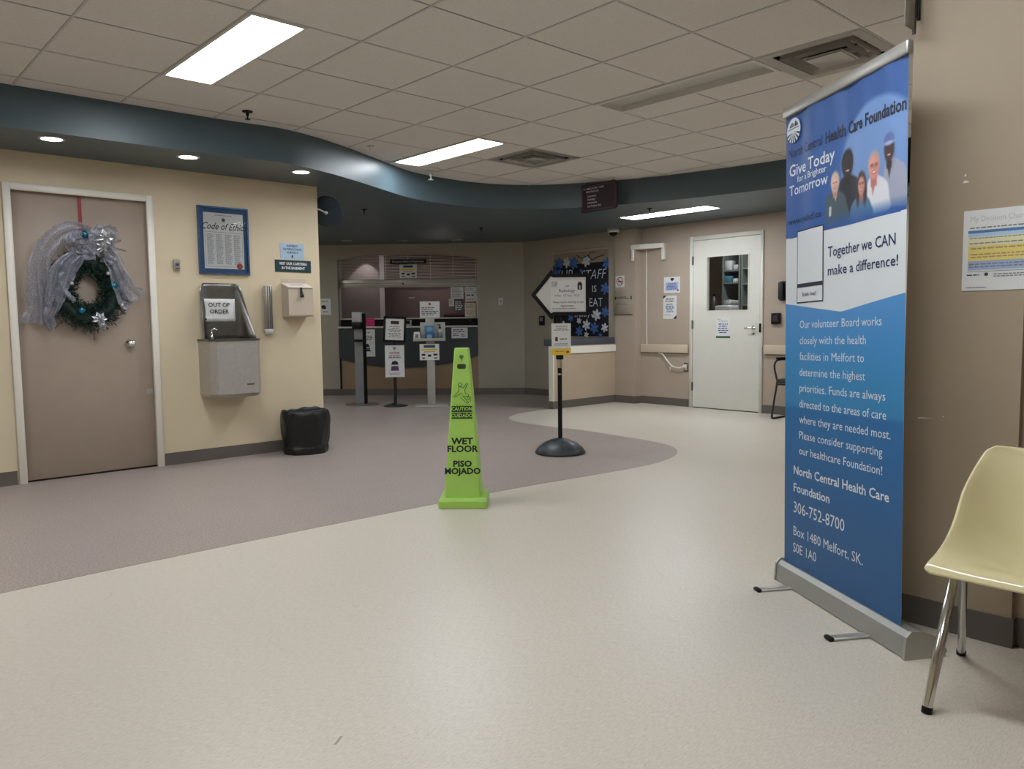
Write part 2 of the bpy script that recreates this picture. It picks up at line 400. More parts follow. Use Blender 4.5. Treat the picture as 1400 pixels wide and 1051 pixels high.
# ---- white door with window : door_2 (frame x to the right = -Y)
d = sempty('door_2', (XE, 5.26, 0), -90)
W0, W1, Z0, Z1 = -.258, .307, 1.225, 1.882
s = MB(); x0, x1 = -.462, .462
s.box(x0, W0, -.012, .035, .012, 2.095).box(W1, x1, -.012, .035, .012, 2.095).box(W0, W1, -.012, .035, .012, Z0).box(W0, W1, -.012, .035, Z1, 2.095)
obj('door_slab', s, M_DOORW, d)
s = MB().box(W0-.014, W0, -.018, -.012, Z0-.014, Z1+.014).box(W1, W1+.014, -.018, -.012, Z0-.014, Z1+.014).box(W0, W1, -.018, -.012, Z0-.014, Z0).box(W0, W1, -.018, -.012, Z1, Z1+.014)
obj('glazing_bead', s, M_DOORW, d)
MG = mat('clear_glass', (40, 44, 44), .02, var=0, alpha=.07)
obj('glass_pane', MB().box(W0, W1, .006, .012, Z0, Z1), MG, d)
fr = MB(); a, b = -.512, .505
fr.bevbox(a, x0-.004, -.022, .0, 0, 2.15, .004, 1).bevbox(x1+.004, b, -.022, 0, 0, 2.15, .004, 1).bevbox(x0-.004, x1+.004, -.022, 0, 2.099, 2.15, .004, 1)
fr.box(a+.03, x0-.004, 0, .12, 0, 2.11).box(x1+.004, b-.03, 0, .12, 0, 2.11).box(a+.03, b-.03, 0, .12, 2.099, 2.115)
obj('door_frame', fr, M_DOORW, d)
for z in (.22, 1.0, 1.80): obj('hinge', MB().box(-.472, -.455, -.030, -.012, z, z+.105).lathe([(.006, 0), (.006, .11)], (-.464, -.03, z-.002), 8), M_STEELD, d)
lv = MB().lathe([(.026, 0), (.026, .008), (.011, .012), (.011, .045)], n=16, axis='y').xf(Matrix.Scale(-1, 4, (0, 1, 0)))
lv.tube([(0, -.045, 0), (-.03, -.052, 0), (-.075, -.052, -.004), (-.095, -.045, -.004)], [.010, .010, .009, .008], 8)
obj('lever_handle', lv, M_CHROME, d, loc=(.385, -.012, 1.01))
obj('keyhole', MB().lathe([(.012, 0), (.012, .01), (0, .011)], n=12, axis='y').xf(Matrix.Scale(-1, 4, (0, 1, 0))), M_STEELD, d, loc=(.39, -.012, .94))
obj('strike_plate', MB().box(.467, .492, -.030, -.022, .955, 1.06), M_BLACK, d)
obj('door_gap', MB().box(x0, x1, -.01, .03, .001, .011), M_DARK, d)

# ---- store room seen through the white door's window
mb = MB().box(10.5, 10.6, 3.6, 7.0, 0, 2.5).box(8.50, 10.6, 6.9, 7.0, 0, 2.5).box(8.5, 10.6, 3.6, 3.7, 0, 2.5).box(8.5, 10.6, 3.6, 7, 2.45, 2.5)
struct('wall_storeroom', mb, mat('store_wall', (150, 128, 108), .7))
M_SHELF = mat('grey_green_laminate', (128, 136, 128), .5)
def shelf_unit(label, y0, y1, shelves, group):
    t = thing('shelf_unit', label, 'shelf', (9.62, (y0+y1)/2, 0), -90, group); h = abs(y1-y0)/2
    for sx in (-1, 1): obj('side_panel', MB().box(sx*h, sx*(h-.02), 0, .4, 0, 2.2), M_SHELF, t)
    for z in shelves: obj('shelf', MB().box(-h+.02, h-.02, 0, .4, z-.02, z), M_SHELF, t)
    obj('back_panel', MB().box(-h+.02, h-.02, .39, .4, 0, 2.2), mat('store_back', (100, 92, 82), .7), t)
shelf_unit('grey shelf unit with supplies, behind the white door window on its hinge side', 6.10, 5.82, (.9, 1.32, 1.63, 1.80, 2.19), 'storeroom shelf units')
shelf_unit('second grey shelf unit behind the door window, on its lever side', 5.80, 5.20, (.9, 1.32, 1.61, 1.82, 2.19), 'storeroom shelf units')
for lab, y, z, a, b, c, m in [('white carton on the upper storeroom shelf', 6.02, 1.80, .10, .14, .13, M_PAPER),
        ('small white box beside the carton on the upper storeroom shelf', 5.90, 1.80, .07, .1, .07, M_PAPER),
        ('teal pack on the middle storeroom shelf', 6.02, 1.63, .11, .14, .09, mat('teal_pack', (70, 130, 150), .5)),
        ('white packet beside the teal pack on the middle storeroom shelf', 5.91, 1.63, .07, .1, .05, M_PAPER),
        ('white box on the storeroom counter shelf under the teal pack', 6.03, 1.32, .09, .14, .07, M_PAPER),
        ('second white box on the storeroom counter shelf beside the first', 5.90, 1.32, .11, .14, .06, M_PAPER)]:
    o = obj('supply_box', MB().bevbox(-a/2, a/2, .02, b, 0, c, .004, 1), m); o.location = (9.62, y, z); o.rotation_euler = (0, 0, R(-90)); tag(o, lab, 'box')
t = thing('fire_extinguisher', 'small extinguisher-like bottle standing on the cart behind the door window', 'bottle', (9.45, 6.12, 1.24), 0)
obj('cylinder_body', MB().lathe([(.0, 0), (.035, .004), (.037, .15), (.02, .175), (.012, .18), (.012, .2)], n=14), mat('dull_metal', (110, 108, 104), .4, metal=.6), t)
obj('nozzle', MB().box(-.01, .03, -.01, .01, .2, .23), M_BLACK, t)
t = thing('supply_cart', 'storeroom cart with a white block standing for a reflection, low behind the door window', 'cart', (9.2, 5.85, 0), -90)
obj('cart_top', MB().bevbox(-.45, .25, -.15, .3, 1.20, 1.235, .008, 1), M_SHELF, t)
for sx in (-.42, .22):
    for sy in (-.12, .27): obj('leg', MB().box(sx-.015, sx+.015, sy-.015, sy+.015, 0, 1.2), M_ALU, t)
obj('tray', MB().bevbox(-.02, .2, -.12, .12, 1.236, 1.30, .01), mat('reflection_white', (235, 235, 235), .3), t)  # white block imitating a bright reflection in the door glass

# ================================================================ CEILING FITTINGS
def ceiling_light(label, i, j, lit=True, group='ceiling light panels', z=CE, x=None, y=None):
    cx = GX+S*i+.1525 if x is None else x; cy = GY-S*(j+1) if y is None else y
    t = thing('ceiling_light', label, 'ceiling light', (cx, cy, z), 0, group); w, l = .152, .608; e = .018 if lit else .026
    fr = MB().box(-w, -w+e, -l, l, -.006, .05).box(w-e, w, -l, l, -.006, .05).box(-w+e, w-e, -l, -l+e, -.006, .05).box(-w+e, w-e, l-e, l, -.006, .05)
    obj('frame', fr, M_WHITE, t)
    m = mat('fill_panel_diffuser', (238, 244, 250), .4, var=0, emit=PANEL_EMIT*.5) if lit and any(w_ in label for w_ in ('passage', 'office', 'storeroom')) else mat('lit_diffuser', (238, 244, 250), .4, var=0, emit=PANEL_EMIT) if lit else mat('unlit_diffuser', (184, 184, 174), .35, var=.03)  # dimmer diffuser for the added passage, office and storeroom fill panels
    zl = -.004 if z < CE else (.0 if lit else .032)
    obj('diffuser', MB().box(-w+e, w-e, -l+e, l-e, zl, zl+.01), m, t)
    return t
ceiling_light('lit ceiling panel light over the left side of the hall, near the wreath door', 0, 0)
ceiling_light('lit ceiling panel light in the hall beside the curved blue bulkhead and a white sprinkler', 4, -2)
ceiling_light('switched-off ceiling light panel, between the two air vents', 4, 2, lit=False)
ceiling_light('lit panel light recessed in the blue soffit before the white door', 0, 0, z=ZS, x=7.405, y=5.41)
for i, j, w_ in ((0, 5, 'over the walkway between camera and banner'), (-4, 0, 'behind the viewer near the left wall'), (-4, 6, 'behind the viewer near the back wall')): ceiling_light('lit ceiling panel light '+w_, i, j, group='ceiling light panels out of view')
ceiling_light('added unseen fill panel light in the side corridor beyond the banner', 5, 5)  # added out of sight behind the banner to lift the far ambient light
for lab, x, y in (('added unseen fill panel light in the passage behind the left wall corner, nearer the hall', 4.25, 8.3), ('added unseen fill panel light deeper in the passage behind the left wall corner', 4.25, 10.6)):
    ceiling_light(lab, 0, 0, z=ZS, x=x, y=y, group='added passage fill lights')  # unseen panels added to brighten the reception area
ceiling_light('added unseen fill panel light before the wall end hidden by the banner', 0, 0, z=ZS, x=7.6, y=2.4)  # second hidden panel, added as fill for the far side

def downlight(label, x, y, lit, group, z=ZS):
    t = thing('recessed_downlight', label, 'downlight', (x, y, z), 0, group)
    obj('trim_ring', MB().lathe([(.062, -.004), (.078, -.004), (.080, 0), (.062, .001)], n=24, cap=False), M_WHITE, t)
    obj('lens', MB().lathe([(0, -.0025), (.062, -.0025), (.062, 0), (0, 0)], n=24), mat('lit_lens', (235, 236, 245), .4, var=0, emit=DOWN_EMIT) if lit else mat('unlit_lens', (120, 120, 118), .3), t)
    if lit:
        L = bpy.data.lights.new('downlight_lamp', 'SPOT'); L.energy = DOWN_W*4; L.spot_size = R(125); L.spot_blend = .8; L.shadow_soft_size = .05; L.color = (.93, .95, 1)
        lo = bpy.data.objects.new('downlight_lamp', L); col.objects.link(lo); lo.parent = t; lo.location = (0, 0, -.02)
for lab, x in (('glowing round downlight in the soffit, above the wreath door', 1.305), ('glowing round downlight in the soffit, above the blue picture frame', 2.18), ('glowing round downlight in the soffit, nearest the round mirror', 3.075)):
    downlight(lab, x, 5.835, True, 'lit soffit downlights')
for lab, x, y in (('dark recessed downlight above the reception window, mirror end', 6.035, 10.13), ('dark recessed downlight above the middle of the reception window', 6.69, 9.66), ('dark recessed downlight above the reception window, switch-plate end', 7.28, 9.10)):
    downlight(lab, x, y, False, 'unlit soffit downlights')

def vent(label, i, j):
    t = thing('air_vent', label, 'air vent', (GX+S*(i+.5), GY-S*(j+.5), CE), 0, 'four-way ceiling air vents')
    h = S/2-.004
    def ring(a, za, b, zb, th=.004):
        mb = MB(); o = [(-a, -a, za), (a, -a, za), (a, a, za), (-a, a, za)]; i_ = [(-b, -b, zb), (b, -b, zb), (b, b, zb), (-b, b, zb)]
        vs = o+i_+[(x, y, z+th) for x, y, z in o+i_]
        fs = []
        for k in range(4):
            q = (k+1) % 4; fs += [(k, q, 4+q, 4+k), (8+k, 12+k, 12+q, 8+q), (k, 8+k, 8+q, q), (4+k, 4+q, 12+q, 12+k)]
        return mb.add(vs, fs)
    obj('frame', ring(h, -.003, .235, .002), M_ALU, t)
    obj('duct_box', MB().box(-.25, .25, -.25, .25, .10, .105).box(-.25, -.245, -.25, .25, .006, .10).box(.245, .25, -.25, .25, .006, .10).box(-.25, .25, -.25, -.245, .006, .10).box(-.25, .25, .245, .25, .006, .10), M_DARK, t)
    for a, b in ((.205, .185), (.150, .130)): obj('louver', ring(a, -.012, b, .045), M_ALU, t)
    obj('centre_plate', MB().bevbox(-.10, .10, -.10, .10, -.02, -.012, .003, 1).box(-.115, .115, -.115, .115, -.012, -.008), M_ALU, t)
    obj('crossbar', MB().box(-.245, .245, -.006, .006, .03, .045).box(-.006, .006, -.245, .245, .03, .045), M_DARK, t)
vent('square air vent in the ceiling beside the far lit panel light', 5, -1)
vent('square air vent in the ceiling above the blue banner', 4, 4)
vent('square air vent in the ceiling behind the viewer', -2, 7)

def sprinkler(label, x, y, z, m, s=1.):
    t = thing('fire_sprinkler', label, 'sprinkler', (x, y, z), 0, 'ceiling sprinklers')
    obj('escutcheon', MB().lathe([(.036*s, 0), (.034*s, -.006), (.014*s, -.009)], n=16), m, t)
    obj('sprinkler_head', MB().lathe([(.010*s, -.006), (.010*s, -.03*s), (.005*s, -.034*s), (.005*s, -.05*s), (.019*s, -.052*s), (.019*s, -.055*s), (0, -.055*s)], n=12), m, t)
sprinkler('black sprinkler head hanging from the ceiling tiles, near the lit panel', 2.40, 5.30, CE, M_BLACK)
sprinkler('white sprinkler head below the far lit panel light', 4.66, 6.22, CE, M_WHITE, 1.5)
sprinkler('small pale sprinkler head close to the bend of the bulkhead', 3.62, 5.66, CE, M_WHITE, .7)
sprinkler('dark sprinkler head on the soffit beside the round mirror', 4.56, 7.28, ZS, M_BLACK, .9)
sprinkler('dark sprinkler head on the soffit beside the soffit panel light', 6.96, 5.33, ZS, M_BLACK, .8)
sprinkler('dark sprinkler head on the soffit towards the switch plate', 6.6, 7.75, ZS, M_BLACK, .8)

# hanging maroon sign
t = thing('hanging_sign', 'maroon rounded directional sign with white lettering, hung from the ceiling', 'sign', (6.30, 5.49, 2.265), -90)
def rrect(w, h, r, n=5):
    pts = []
    for cx, cz, a0 in ((w/2-r, h/2-r, 0), (-w/2+r, h/2-r, 90), (-w/2+r, -h/2+r, 180), (w/2-r, -h/2+r, 270)):
        for k in range(n+1): a = R(a0+90*k/n); pts.append((cx+r*math.cos(a), cz+r*math.sin(a)))
    return pts
ink('w', (225, 222, 222)); ink('mar', (120, 92, 98))
obj('sign_plate', MB().prism([(a, b+.147) for a, b in rrect(.495, .294, .04)], 0, .02), M_MAROON, t)
o2 = [(a, b+.147) for a, b in rrect(.455, .254, .03)]; i2 = [(a, b+.147) for a, b in rrect(.447, .246, .027)]; nn = len(o2)
obj('border_line', MB().add([(a, -.0006, b) for a, b in o2+i2], [(i, (i+1) % nn, nn+(i+1) % nn, nn+i) for i in range(nn)]), ink('mar'), t, fix=False)
prints(t, [('t', 'w', 'To', .026, -.215, .245, 1, .01, 'LEFT'), ('t', 'w', 'AMBULATORY  CARE', .026, -.175, .245, 1, .01, 'LEFT'), ('t', 'w', 'REGISTRATION', .026, -.175, .212, 1, .01, 'LEFT'),
   ('t', 'w', 'Laboratory', .027, -.155, .167, 1, .01, 'LEFT'), ('t', 'w', 'Radiology', .027, -.155, .132, 1, .01, 'LEFT'), ('t', 'w', 'Outpatients', .027, -.155, .098, 1, .01, 'LEFT'), ('t', 'w', 'Day Surgery Unit', .027, -.155, .062, 1, .01, 'LEFT')], 0, 'lettering')
for sx in (-.2, .2): obj('hanger_rod', MB().tube([(sx, .01, .29), (sx, .01, CE-2.265)], .003, 6), M_STEEL, t)

# ================================================================ LEFT WALL
ink('blue', (40, 70, 130)); ink('red', (150, 60, 55)); ink('yel', (222, 190, 60)); ink('lb', (150, 185, 215)); ink('mg', (60, 60, 62))
# framed certificate
t = thing('picture_frame', 'blue-matted framed Code of Ethics certificate above the steel fountain', 'picture', (2.636, YL, 1.527), 0)
w, h = .42, .545
fr = MB(); e = .014
fr.box(-w/2, -w/2+e, -.025, 0, 0, h).box(w/2-e, w/2, -.025, 0, 0, h).box(-w/2+e, w/2-e, -.025, 0, 0, e).box(-w/2+e, w/2-e, -.025, 0, h-e, h)
obj('frame', fr, mat('blue_metal_frame', (62, 92, 128), .25, metal=.7), t)
obj('mat_board', MB().box(-w/2+e, w/2-e, -.014, -.002, e, h-e), mat('blue_mat_board', (32, 72, 112), .6), t)
obj('certificate', MB().box(-.165, .165, -.017, -.014, .045, .495), mat('certificate_paper', (196, 198, 196), .6), t)
prints(t, [('t', 'k', 'Code of Ethics', .078, 0, .385, .80, .008, 'CENTER', .45), ('l', 'g', -.09, .09, .47, .482, 1, 1), ('d', 'g', 0, .44, .017), ('d', 'mg', 0, .44, .010), ('b', 'g', -.155, .155, .338, .341), ('b', 'g', -.155, -.153, .06, .338), ('b', 'g', .153, .155, .06, .338), ('b', 'g', -.155, .155, .06, .063)]
   + [('l', 'g', -.14+.074*c, -.08+.074*c, .08, .325, 26) for c in range(4)] + [('d', 'red', .125, .068, .026)], -.017)
obj('glazing', MB().box(-w/2+e, w/2-e, -.0195, -.0185, e, h-e), mat('frame_glass', (40, 44, 44), .04, var=0, alpha=.07), t)

# small call button
t = thing('wall_button', 'small grey wall device between the wreath door and the framed certificate', 'wall device', (2.248, YL, 1.545), 0)
obj('housing', MB().bevbox(-.026, .026, -.03, 0, 0, .085, .008), mat('grey_plastic', (150, 148, 142), .45), t)
obj('button', MB().lathe([(.014, 0), (.014, -.008), (0, -.009)], (0, -.03, .05), 14, axis='y'), M_STEELD, t)
obj('slot', MB().box(-.015, .015, -.032, -.03, .012, .018), M_DARK, t)

# steel drinking fountain
t = thing('drinking_fountain', 'brushed steel wall-hung drinking fountain with tall back hood', 'drinking fountain', (2.60, YL, .527), 0)
def bas(z0, z1, mbx, x0=-.205, x1=.215, dep=.27, ch=.05, inset=0):
    pts = [(x0, 0), (x0, -dep+ch), (x0+ch*.9, -dep), (x1-ch*.9, -dep), (x1, -dep+ch), (x1, 0)]
    return mbx.prism(pts, z0, z1, plane='xy')
body = bas(.03, .455, MB())
obj('cabinet', body, M_STEEL, t)
mb = MB()   # lower inward-sloping skirt
bot = [(-.195, 0), (-.195, -.19), (-.15, -.235), (.15, -.235), (.205, -.19), (.205, 0)]
top = [(-.205, 0), (-.205, -.22), (-.16, -.27), (.17, -.27), (.215, -.22), (.215, 0)]
mb.add([(a, b, 0) for a, b in bot]+[(a, b, .03) for a, b in top], [(5, 4, 3, 2, 1, 0)]+[(i, (i+1) % 6, 6+(i+1) % 6, 6+i) for i in range(6)])
obj('skirt', mb, M_STEEL, t)
mb = MB(); rim = [(-.212, 0), (-.212, -.225), (-.163, -.277), (.175, -.277), (.222, -.225), (.222, 0)]; inn = [(-.165, -.04), (-.165, -.19), (-.13, -.235), (.14, -.235), (.175, -.19), (.175, -.04)]
mb.add([(a, b, .455) for a, b in rim]+[(a, b, .472) for a, b in rim]+[(a, b, .472) for a, b in inn]+[(a*.7, -.12+(b+.12)*.6, .456) for a, b in inn],
   [(i, (i+1) % 6, 6+(i+1) % 6, 6+i) for i in range(6)]+[(6+i, 6+(i+1) % 6, 12+(i+1) % 6, 12+i) for i in range(6)]+[(12+i, 12+(i+1) % 6, 18+(i+1) % 6, 18+i) for i in range(6)]+[tuple(18+i for i in range(6))])
obj('basin', mb, M_STEELD, t)
# hood: back plate, curved into side wings
mb = MB(); zb, zt = .472, .925; N = 14
rows = []
for i in range(N+1):
    f_ = i/N; z = zb+(zt-zb)*f_; hw0 = .215-.045*f_; dep = .15*(1-f_)**1.3+.012
    if f_ > .9: hw0 -= .03*((f_-.9)/.1)**2
    rr = []
    for k in range(13):
        u = -1+2*k/12; x = u*hw0+(-.012*f_); a = abs(u); y = -dep*max(0, (a-.62)/.38)**1.6
        rr.append((x, y-.004, z))
    rows.append(rr)
vs = [p for r_ in rows for p in r_]; fs = [(i*13+k, i*13+k+1, (i+1)*13+k+1, (i+1)*13+k) for i in range(N) for k in range(12)]
mb.add(vs, fs, 0, True)
hood = obj('hood', mb, M_STEELD, t); sm = hood.modifiers.new('s', 'SOLIDIFY'); sm.thickness = .004
obj('spout', MB().lathe([(.014, 0), (.014, .02), (.009, .025), (.009, .05)], (-.15, -.15, .474), 12).tube([(-.15, -.15, .52), (-.15, -.155, .545), (-.135, -.165, .555), (-.118, -.17, .545)], .008, 8), M_CHROME, t)
obj('maker_badge', MB().box(.075, .135, -.2715, -.27, .095, .109), M_STEELD, t)
# paper taped in the hood
t = thing('out_of_order_notice', 'white paper reading OUT OF ORDER taped inside the fountain hood', 'notice', (2.574, YL-.012, 1.14), 0)
mb = MB(); nx, nz = 10, 6; W, Hh = .262, .185
mb.add([(-W/2+W*i/nx, -.006-.006*math.sin(i*1.3)*math.cos(j*1.1)-.014*(1-abs(i/nx-.5)*2)*0, Hh*j/nz) for j in range(nz+1) for i in range(nx+1)], [(j*(nx+1)+i, j*(nx+1)+i+1, (j+1)*(nx+1)+i+1, (j+1)*(nx+1)+i) for j in range(nz) for i in range(nx)], 0, True)
o = obj('sheet', mb, M_PAPER, t); o.modifiers.new('s', 'SOLIDIFY').thickness = .001
prints(t, [('t', 'k', 'OUT OF', .046, -.005, .134, 1.05, .02), ('t', 'k', 'ORDER', .046, -.005, .080, 1.05, .02), ('d', 'k', -.118, .02, .008)], -.0145)

# cup dispenser
t = thing('cup_dispenser', 'tall steel tube cup dispenser on the cream wall', 'dispenser', (2.985, YL-.045, 1.04), 0)
obj('tube', MB().lathe([(.036, .03), (.036, .395), (.033, .40), (0, .40)], n=24), M_STEEL, t)
obj('ribs', MB().box(-.004, .004, -.039, -.034, .03, .395).box(.014, .018, -.036, -.030, .03, .395).box(-.02, -.016, -.036, -.030, .03, .395), M_STEELD, t)
obj('bracket', MB().box(-.018, .018, .034, .045, .06, .38), M_STEELD, t)
obj('collar', MB().lathe([(.030, -.012), (.034, -.005), (.040, .015), (.040, .03), (.036, .032)], n=24), mat('clear_plastic', (190, 190, 190), .2, var=0), t)

# suggestion box
t = thing('suggestion_box', 'beige wall box with sloping lid and small padlock', 'suggestion box', (3.248, YL, 1.177), 0)
MBX = mat('beige_metal_box', (190, 176, 158), .45, var=.03)
mb = MB(); mb.prism([(0, 0), (0, .285), (-.13, .245), (-.13, .012), (-.12, 0)], -.115, .115, plane='yz')
obj('box_body', mb, MBX, t)
obj('back_plate', MB().box(-.113, .113, -.006, 0, .28, .33), MBX, t)
lid = MB().add([(-.119, 0, .289), (.119, 0, .289), (.119, -.137, .247), (-.119, -.137, .247), (-.119, 0, .294), (.119, 0, .294), (.119, -.137, .252), (-.119, -.137, .252)], [(0, 1, 2, 3), (7, 6, 5, 4), (0, 4, 5, 1), (1, 5, 6, 2), (2, 6, 7, 3), (3, 7, 4, 0)])
obj('lid', lid, mat('pale_lid', (214, 202, 188), .45), t)
obj('slot', MB().add([(-.06, -.05, .2796), (.06, -.05, .2796), (.06, -.062, .2759), (-.06, -.062, .2759)], [(0, 1, 2, 3)]), M_DARK, t, fix=False)
obj('hasp', MB().box(-.010, .010, -.141, -.137, .19, .25), M_BLACKM, t)
pl = obj('padlock', MB().bevbox(-.014, .018, -.158, -.14, .165, .192, .003, 1).tube([(-.006, -.149, .19), (-.006, -.149, .208), (.010, -.149, .208), (.010, -.149, .19)], .003, 6), M_BLACKM, t)

sheet('information_sign', 'pale blue information sign above the dark green cafeteria sign', 'sign', (3.245, YL, 1.679), 0, .222, .137,
      [('t', 'k', 'PATIENT', .026, .002, .112, 1, .02), ('t', 'k', 'SATISFACTION', .026, .002, .084, 1, .02), ('t', 'k', 'SURVEYS', .026, .002, .056, 1, .02), ('p', 'k', [(-.006, .036), (.006, .036), (.006, .022), (.012, .022), (0, .010), (-.012, .022), (-.006, .022)])], mat('pale_blue_plate', (160, 185, 205), .5), .003, names=('sign_plate', 'lettering'))
sheet('cafeteria_sign', 'dark green VISIT OUR CAFETERIA IN THE BASEMENT sign on the cream wall', 'sign', (3.250, YL, 1.566), 0, .34, .104,
      [('t', 'w', 'VISIT OUR CAFETERIA', .031, 0, .072, .86, .025), ('t', 'w', 'IN THE BASEMENT', .031, 0, .034, .86, .025)], mat('dark_green_plate', (18, 52, 58), .4), .005, names=('sign_plate', 'lettering'))

# waste bin with black bag
t = thing('waste_bin', 'round waste bin lined with a black bag at the wall corner', 'waste bin', (3.20, 6.145, .0015), -8); t.scale = (1.05, 1.0, 1.0)
mb = MB(); NA, NZ = 48, 16; prof = [(.178, 0), (.186, .02), (.190, .05), (.178, .068), (.180, .09), (.188, .14), (.196, .2), (.200, .26), (.200, .31), (.196, .345), (.190, .368), (.183, .376), (.176, .368), (.165, .33), (.160, .25)]
rnd = random.Random(5); ph = [rnd.uniform(0, 6.28) for _ in range(8)]
vs = []
for i, (r_, z) in enumerate(prof):
    for k in range(NA):
        a = 2*math.pi*k/NA
        wv = .004*math.sin(9*a+ph[0]+z*14)+.003*math.sin(17*a+ph[1]-z*22)+.003*math.sin(5*a+z*30)
        zz = z+(.007*math.sin(3*a+ph[2])+.005*math.sin(11*a+ph[3]))*(1 if z > .3 else 0)
        bul = .012*math.exp(-((a-0.0 if a < math.pi else a-2*math.pi)/.8)**2)*math.sin(math.pi*min(1, z/.4)) if z > .07 else 0
        if z <= .06 and z > 0: wv += .003*math.sin(23*a)
        vs.append(((r_+wv+bul)*math.cos(a), (r_+wv+bul)*math.sin(a)*.92, zz))
mb.add(vs, [(i*NA+k, i*NA+(k+1) % NA, (i+1)*NA+(k+1) % NA, (i+1)*NA+k) for i in range(len(prof)-1) for k in range(NA)], 0, True)
o = obj('bin_bag', mb, mat('black_polythene', (16, 17, 19), .32, var=.2, scale=25, bump=.9, bscale=40), t); ss = o.modifiers.new('s', 'SUBSURF'); ss.levels = ss.render_levels = 1
obj('bin_body', MB().lathe([(0, .003), (.165, .003), (.158, .20), (.156, .34), (.150, .34), (.152, .02), (0, .02)], n=32, sy=.92), M_BLACKM, t)

# convex security mirror on its arm at the corner
t = thing('security_mirror', 'round convex security mirror seen from its dark back, on an arm at the wall corner', 'mirror', (3.505, 6.46, 2.13), 0)
cm = Vector((.155, .02, .005)); nrm = Vector((-.62, -.66, -.42)).normalized(); q = nrm.to_track_quat('Z', 'Y').to_matrix().to_4x4(); Mx = Matrix.Translation(cm)@q
obj('mirror_back', MB().lathe([(0, .012), (.10, .012), (.137, .006), (.147, 0), (.147, -.008)], n=40).xf(Mx), mat('dark_blue_back', (28, 46, 60), .45), t)
obj('mirror_dome', MB().lathe([(.143, -.008), (.125, -.035), (.09, -.058), (.045, -.07), (0, -.074)], n=40).xf(Mx), mat('mirror_face', (215, 218, 220), .05, metal=1., var=0), t)
obj('arm', MB().tube([(0, .02, .015), (.06, -.01, .018), tuple(cm+nrm*.03)], .008, 8), M_WHITE, t)
obj('wall_mount', MB().box(-.002, .008, -.02, .06, -.04, .06), M_STEEL, t)
obj('ball_joint', MB().lathe([(0, -.016), (.012, -.011), (.016, 0), (.012, .011), (0, .016)], n=14).xf(Matrix.Translation(cm+nrm*.026)), M_WHITE, t)
# ================================================================ WREATH ON THE DOOR
t = thing('christmas_wreath', 'green Christmas wreath with silvery mesh ribbon and teal baubles on the taupe door', 'wreath', (1.61, 6.385, 1.38), 0)
rnd = random.Random(11)
mb = MB(); CX, CZ, RR = -.012, .0, .178
for k in range(8500):
    a = rnd.uniform(0, 2*math.pi); b = rnd.gauss(0, 1)*1.0; rad = RR+max(-.085, min(.085, rnd.gauss(0, .042)))
    dep = -.045+rnd.gauss(0, .018)
    p = Vector((CX+rad*math.cos(a), min(-.004, dep), CZ+(rad+.028)*math.sin(a)))
    dirv = Vector((math.cos(a)*(1 if rad > RR else -1)*rnd.uniform(.0, 1)+rnd.gauss(0, .5), -rnd.uniform(.1, .9), math.sin(a)*(1 if rad > RR else -1)*rnd.uniform(0, 1)+rnd.gauss(0, .5))).normalized()
    L = rnd.uniform(.025, .055); sd = dirv.cross(Vector((rnd.gauss(0, 1), rnd.gauss(0, 1), rnd.gauss(0, 1)))).normalized()*rnd.uniform(.0022, .004)
    e_ = p+dirv*L
    if e_.y > -.004: e_.y = -.004
    md = p+dirv*L*.5
    mb.add([p-sd*.6, md-sd, e_, md+sd], [(0, 1, 2, 3)], 0 if rnd.random() < .8 else 1)
mb.tube([(CX+RR*math.cos(x*math.pi/16), -.035, CZ+(RR+.028)*math.sin(x*math.pi/16)) for x in range(32)], .05, 8, 0, closed=True)
fo = obj('evergreen_ring', mb, [mat('pine_needles', (16, 42, 34), .7, var=.3, scale=30), mat('pine_needles_light', (34, 72, 58), .7, var=.3, scale=30)], t)
# ribbon material: silvery lavender organza with glitter
m = bpy.data.materials.new('organza'); m.use_nodes = True; nt = m.node_tree; b = nt.nodes['Principled BSDF']
tc = nt.nodes.new('ShaderNodeTexCoord'); vn = nt.nodes.new('ShaderNodeTexVoronoi'); vn.inputs['Scale'].default_value = 170
nt.links.new(tc.outputs['Object'], vn.inputs['Vector'])
r = nt.nodes.new('ShaderNodeValToRGB'); r.color_ramp.elements[0].position = .12; r.color_ramp.elements[1].position = .30
r.color_ramp.elements[0].color = (1, 1, 1, 1); r.color_ramp.elements[1].color = (0, 0, 0, 1)
nt.links.new(vn.outputs['Distance'], r.inputs['Fac'])
mx = nt.nodes.new('ShaderNodeMixRGB'); mx.inputs[1].default_value = lin((146, 149, 163)); mx.inputs[2].default_value = lin((225, 228, 240))
nt.links.new(r.outputs['Color'], mx.inputs[0]); nt.links.new(mx.outputs['Color'], b.inputs['Base Color'])
ma = nt.nodes.new('ShaderNodeMapRange'); ma.inputs['To Min'].default_value = .55; ma.inputs['To Max'].default_value = 1.0
nt.links.new(r.outputs['Color'], ma.inputs['Value']); nt.links.new(ma.outputs['Result'], b.inputs['Alpha'])
b.inputs['Roughness'].default_value = .35; b.inputs['Metallic'].default_value = .25; b.inputs['Sheen Weight'].default_value = .3
M_ORG = m
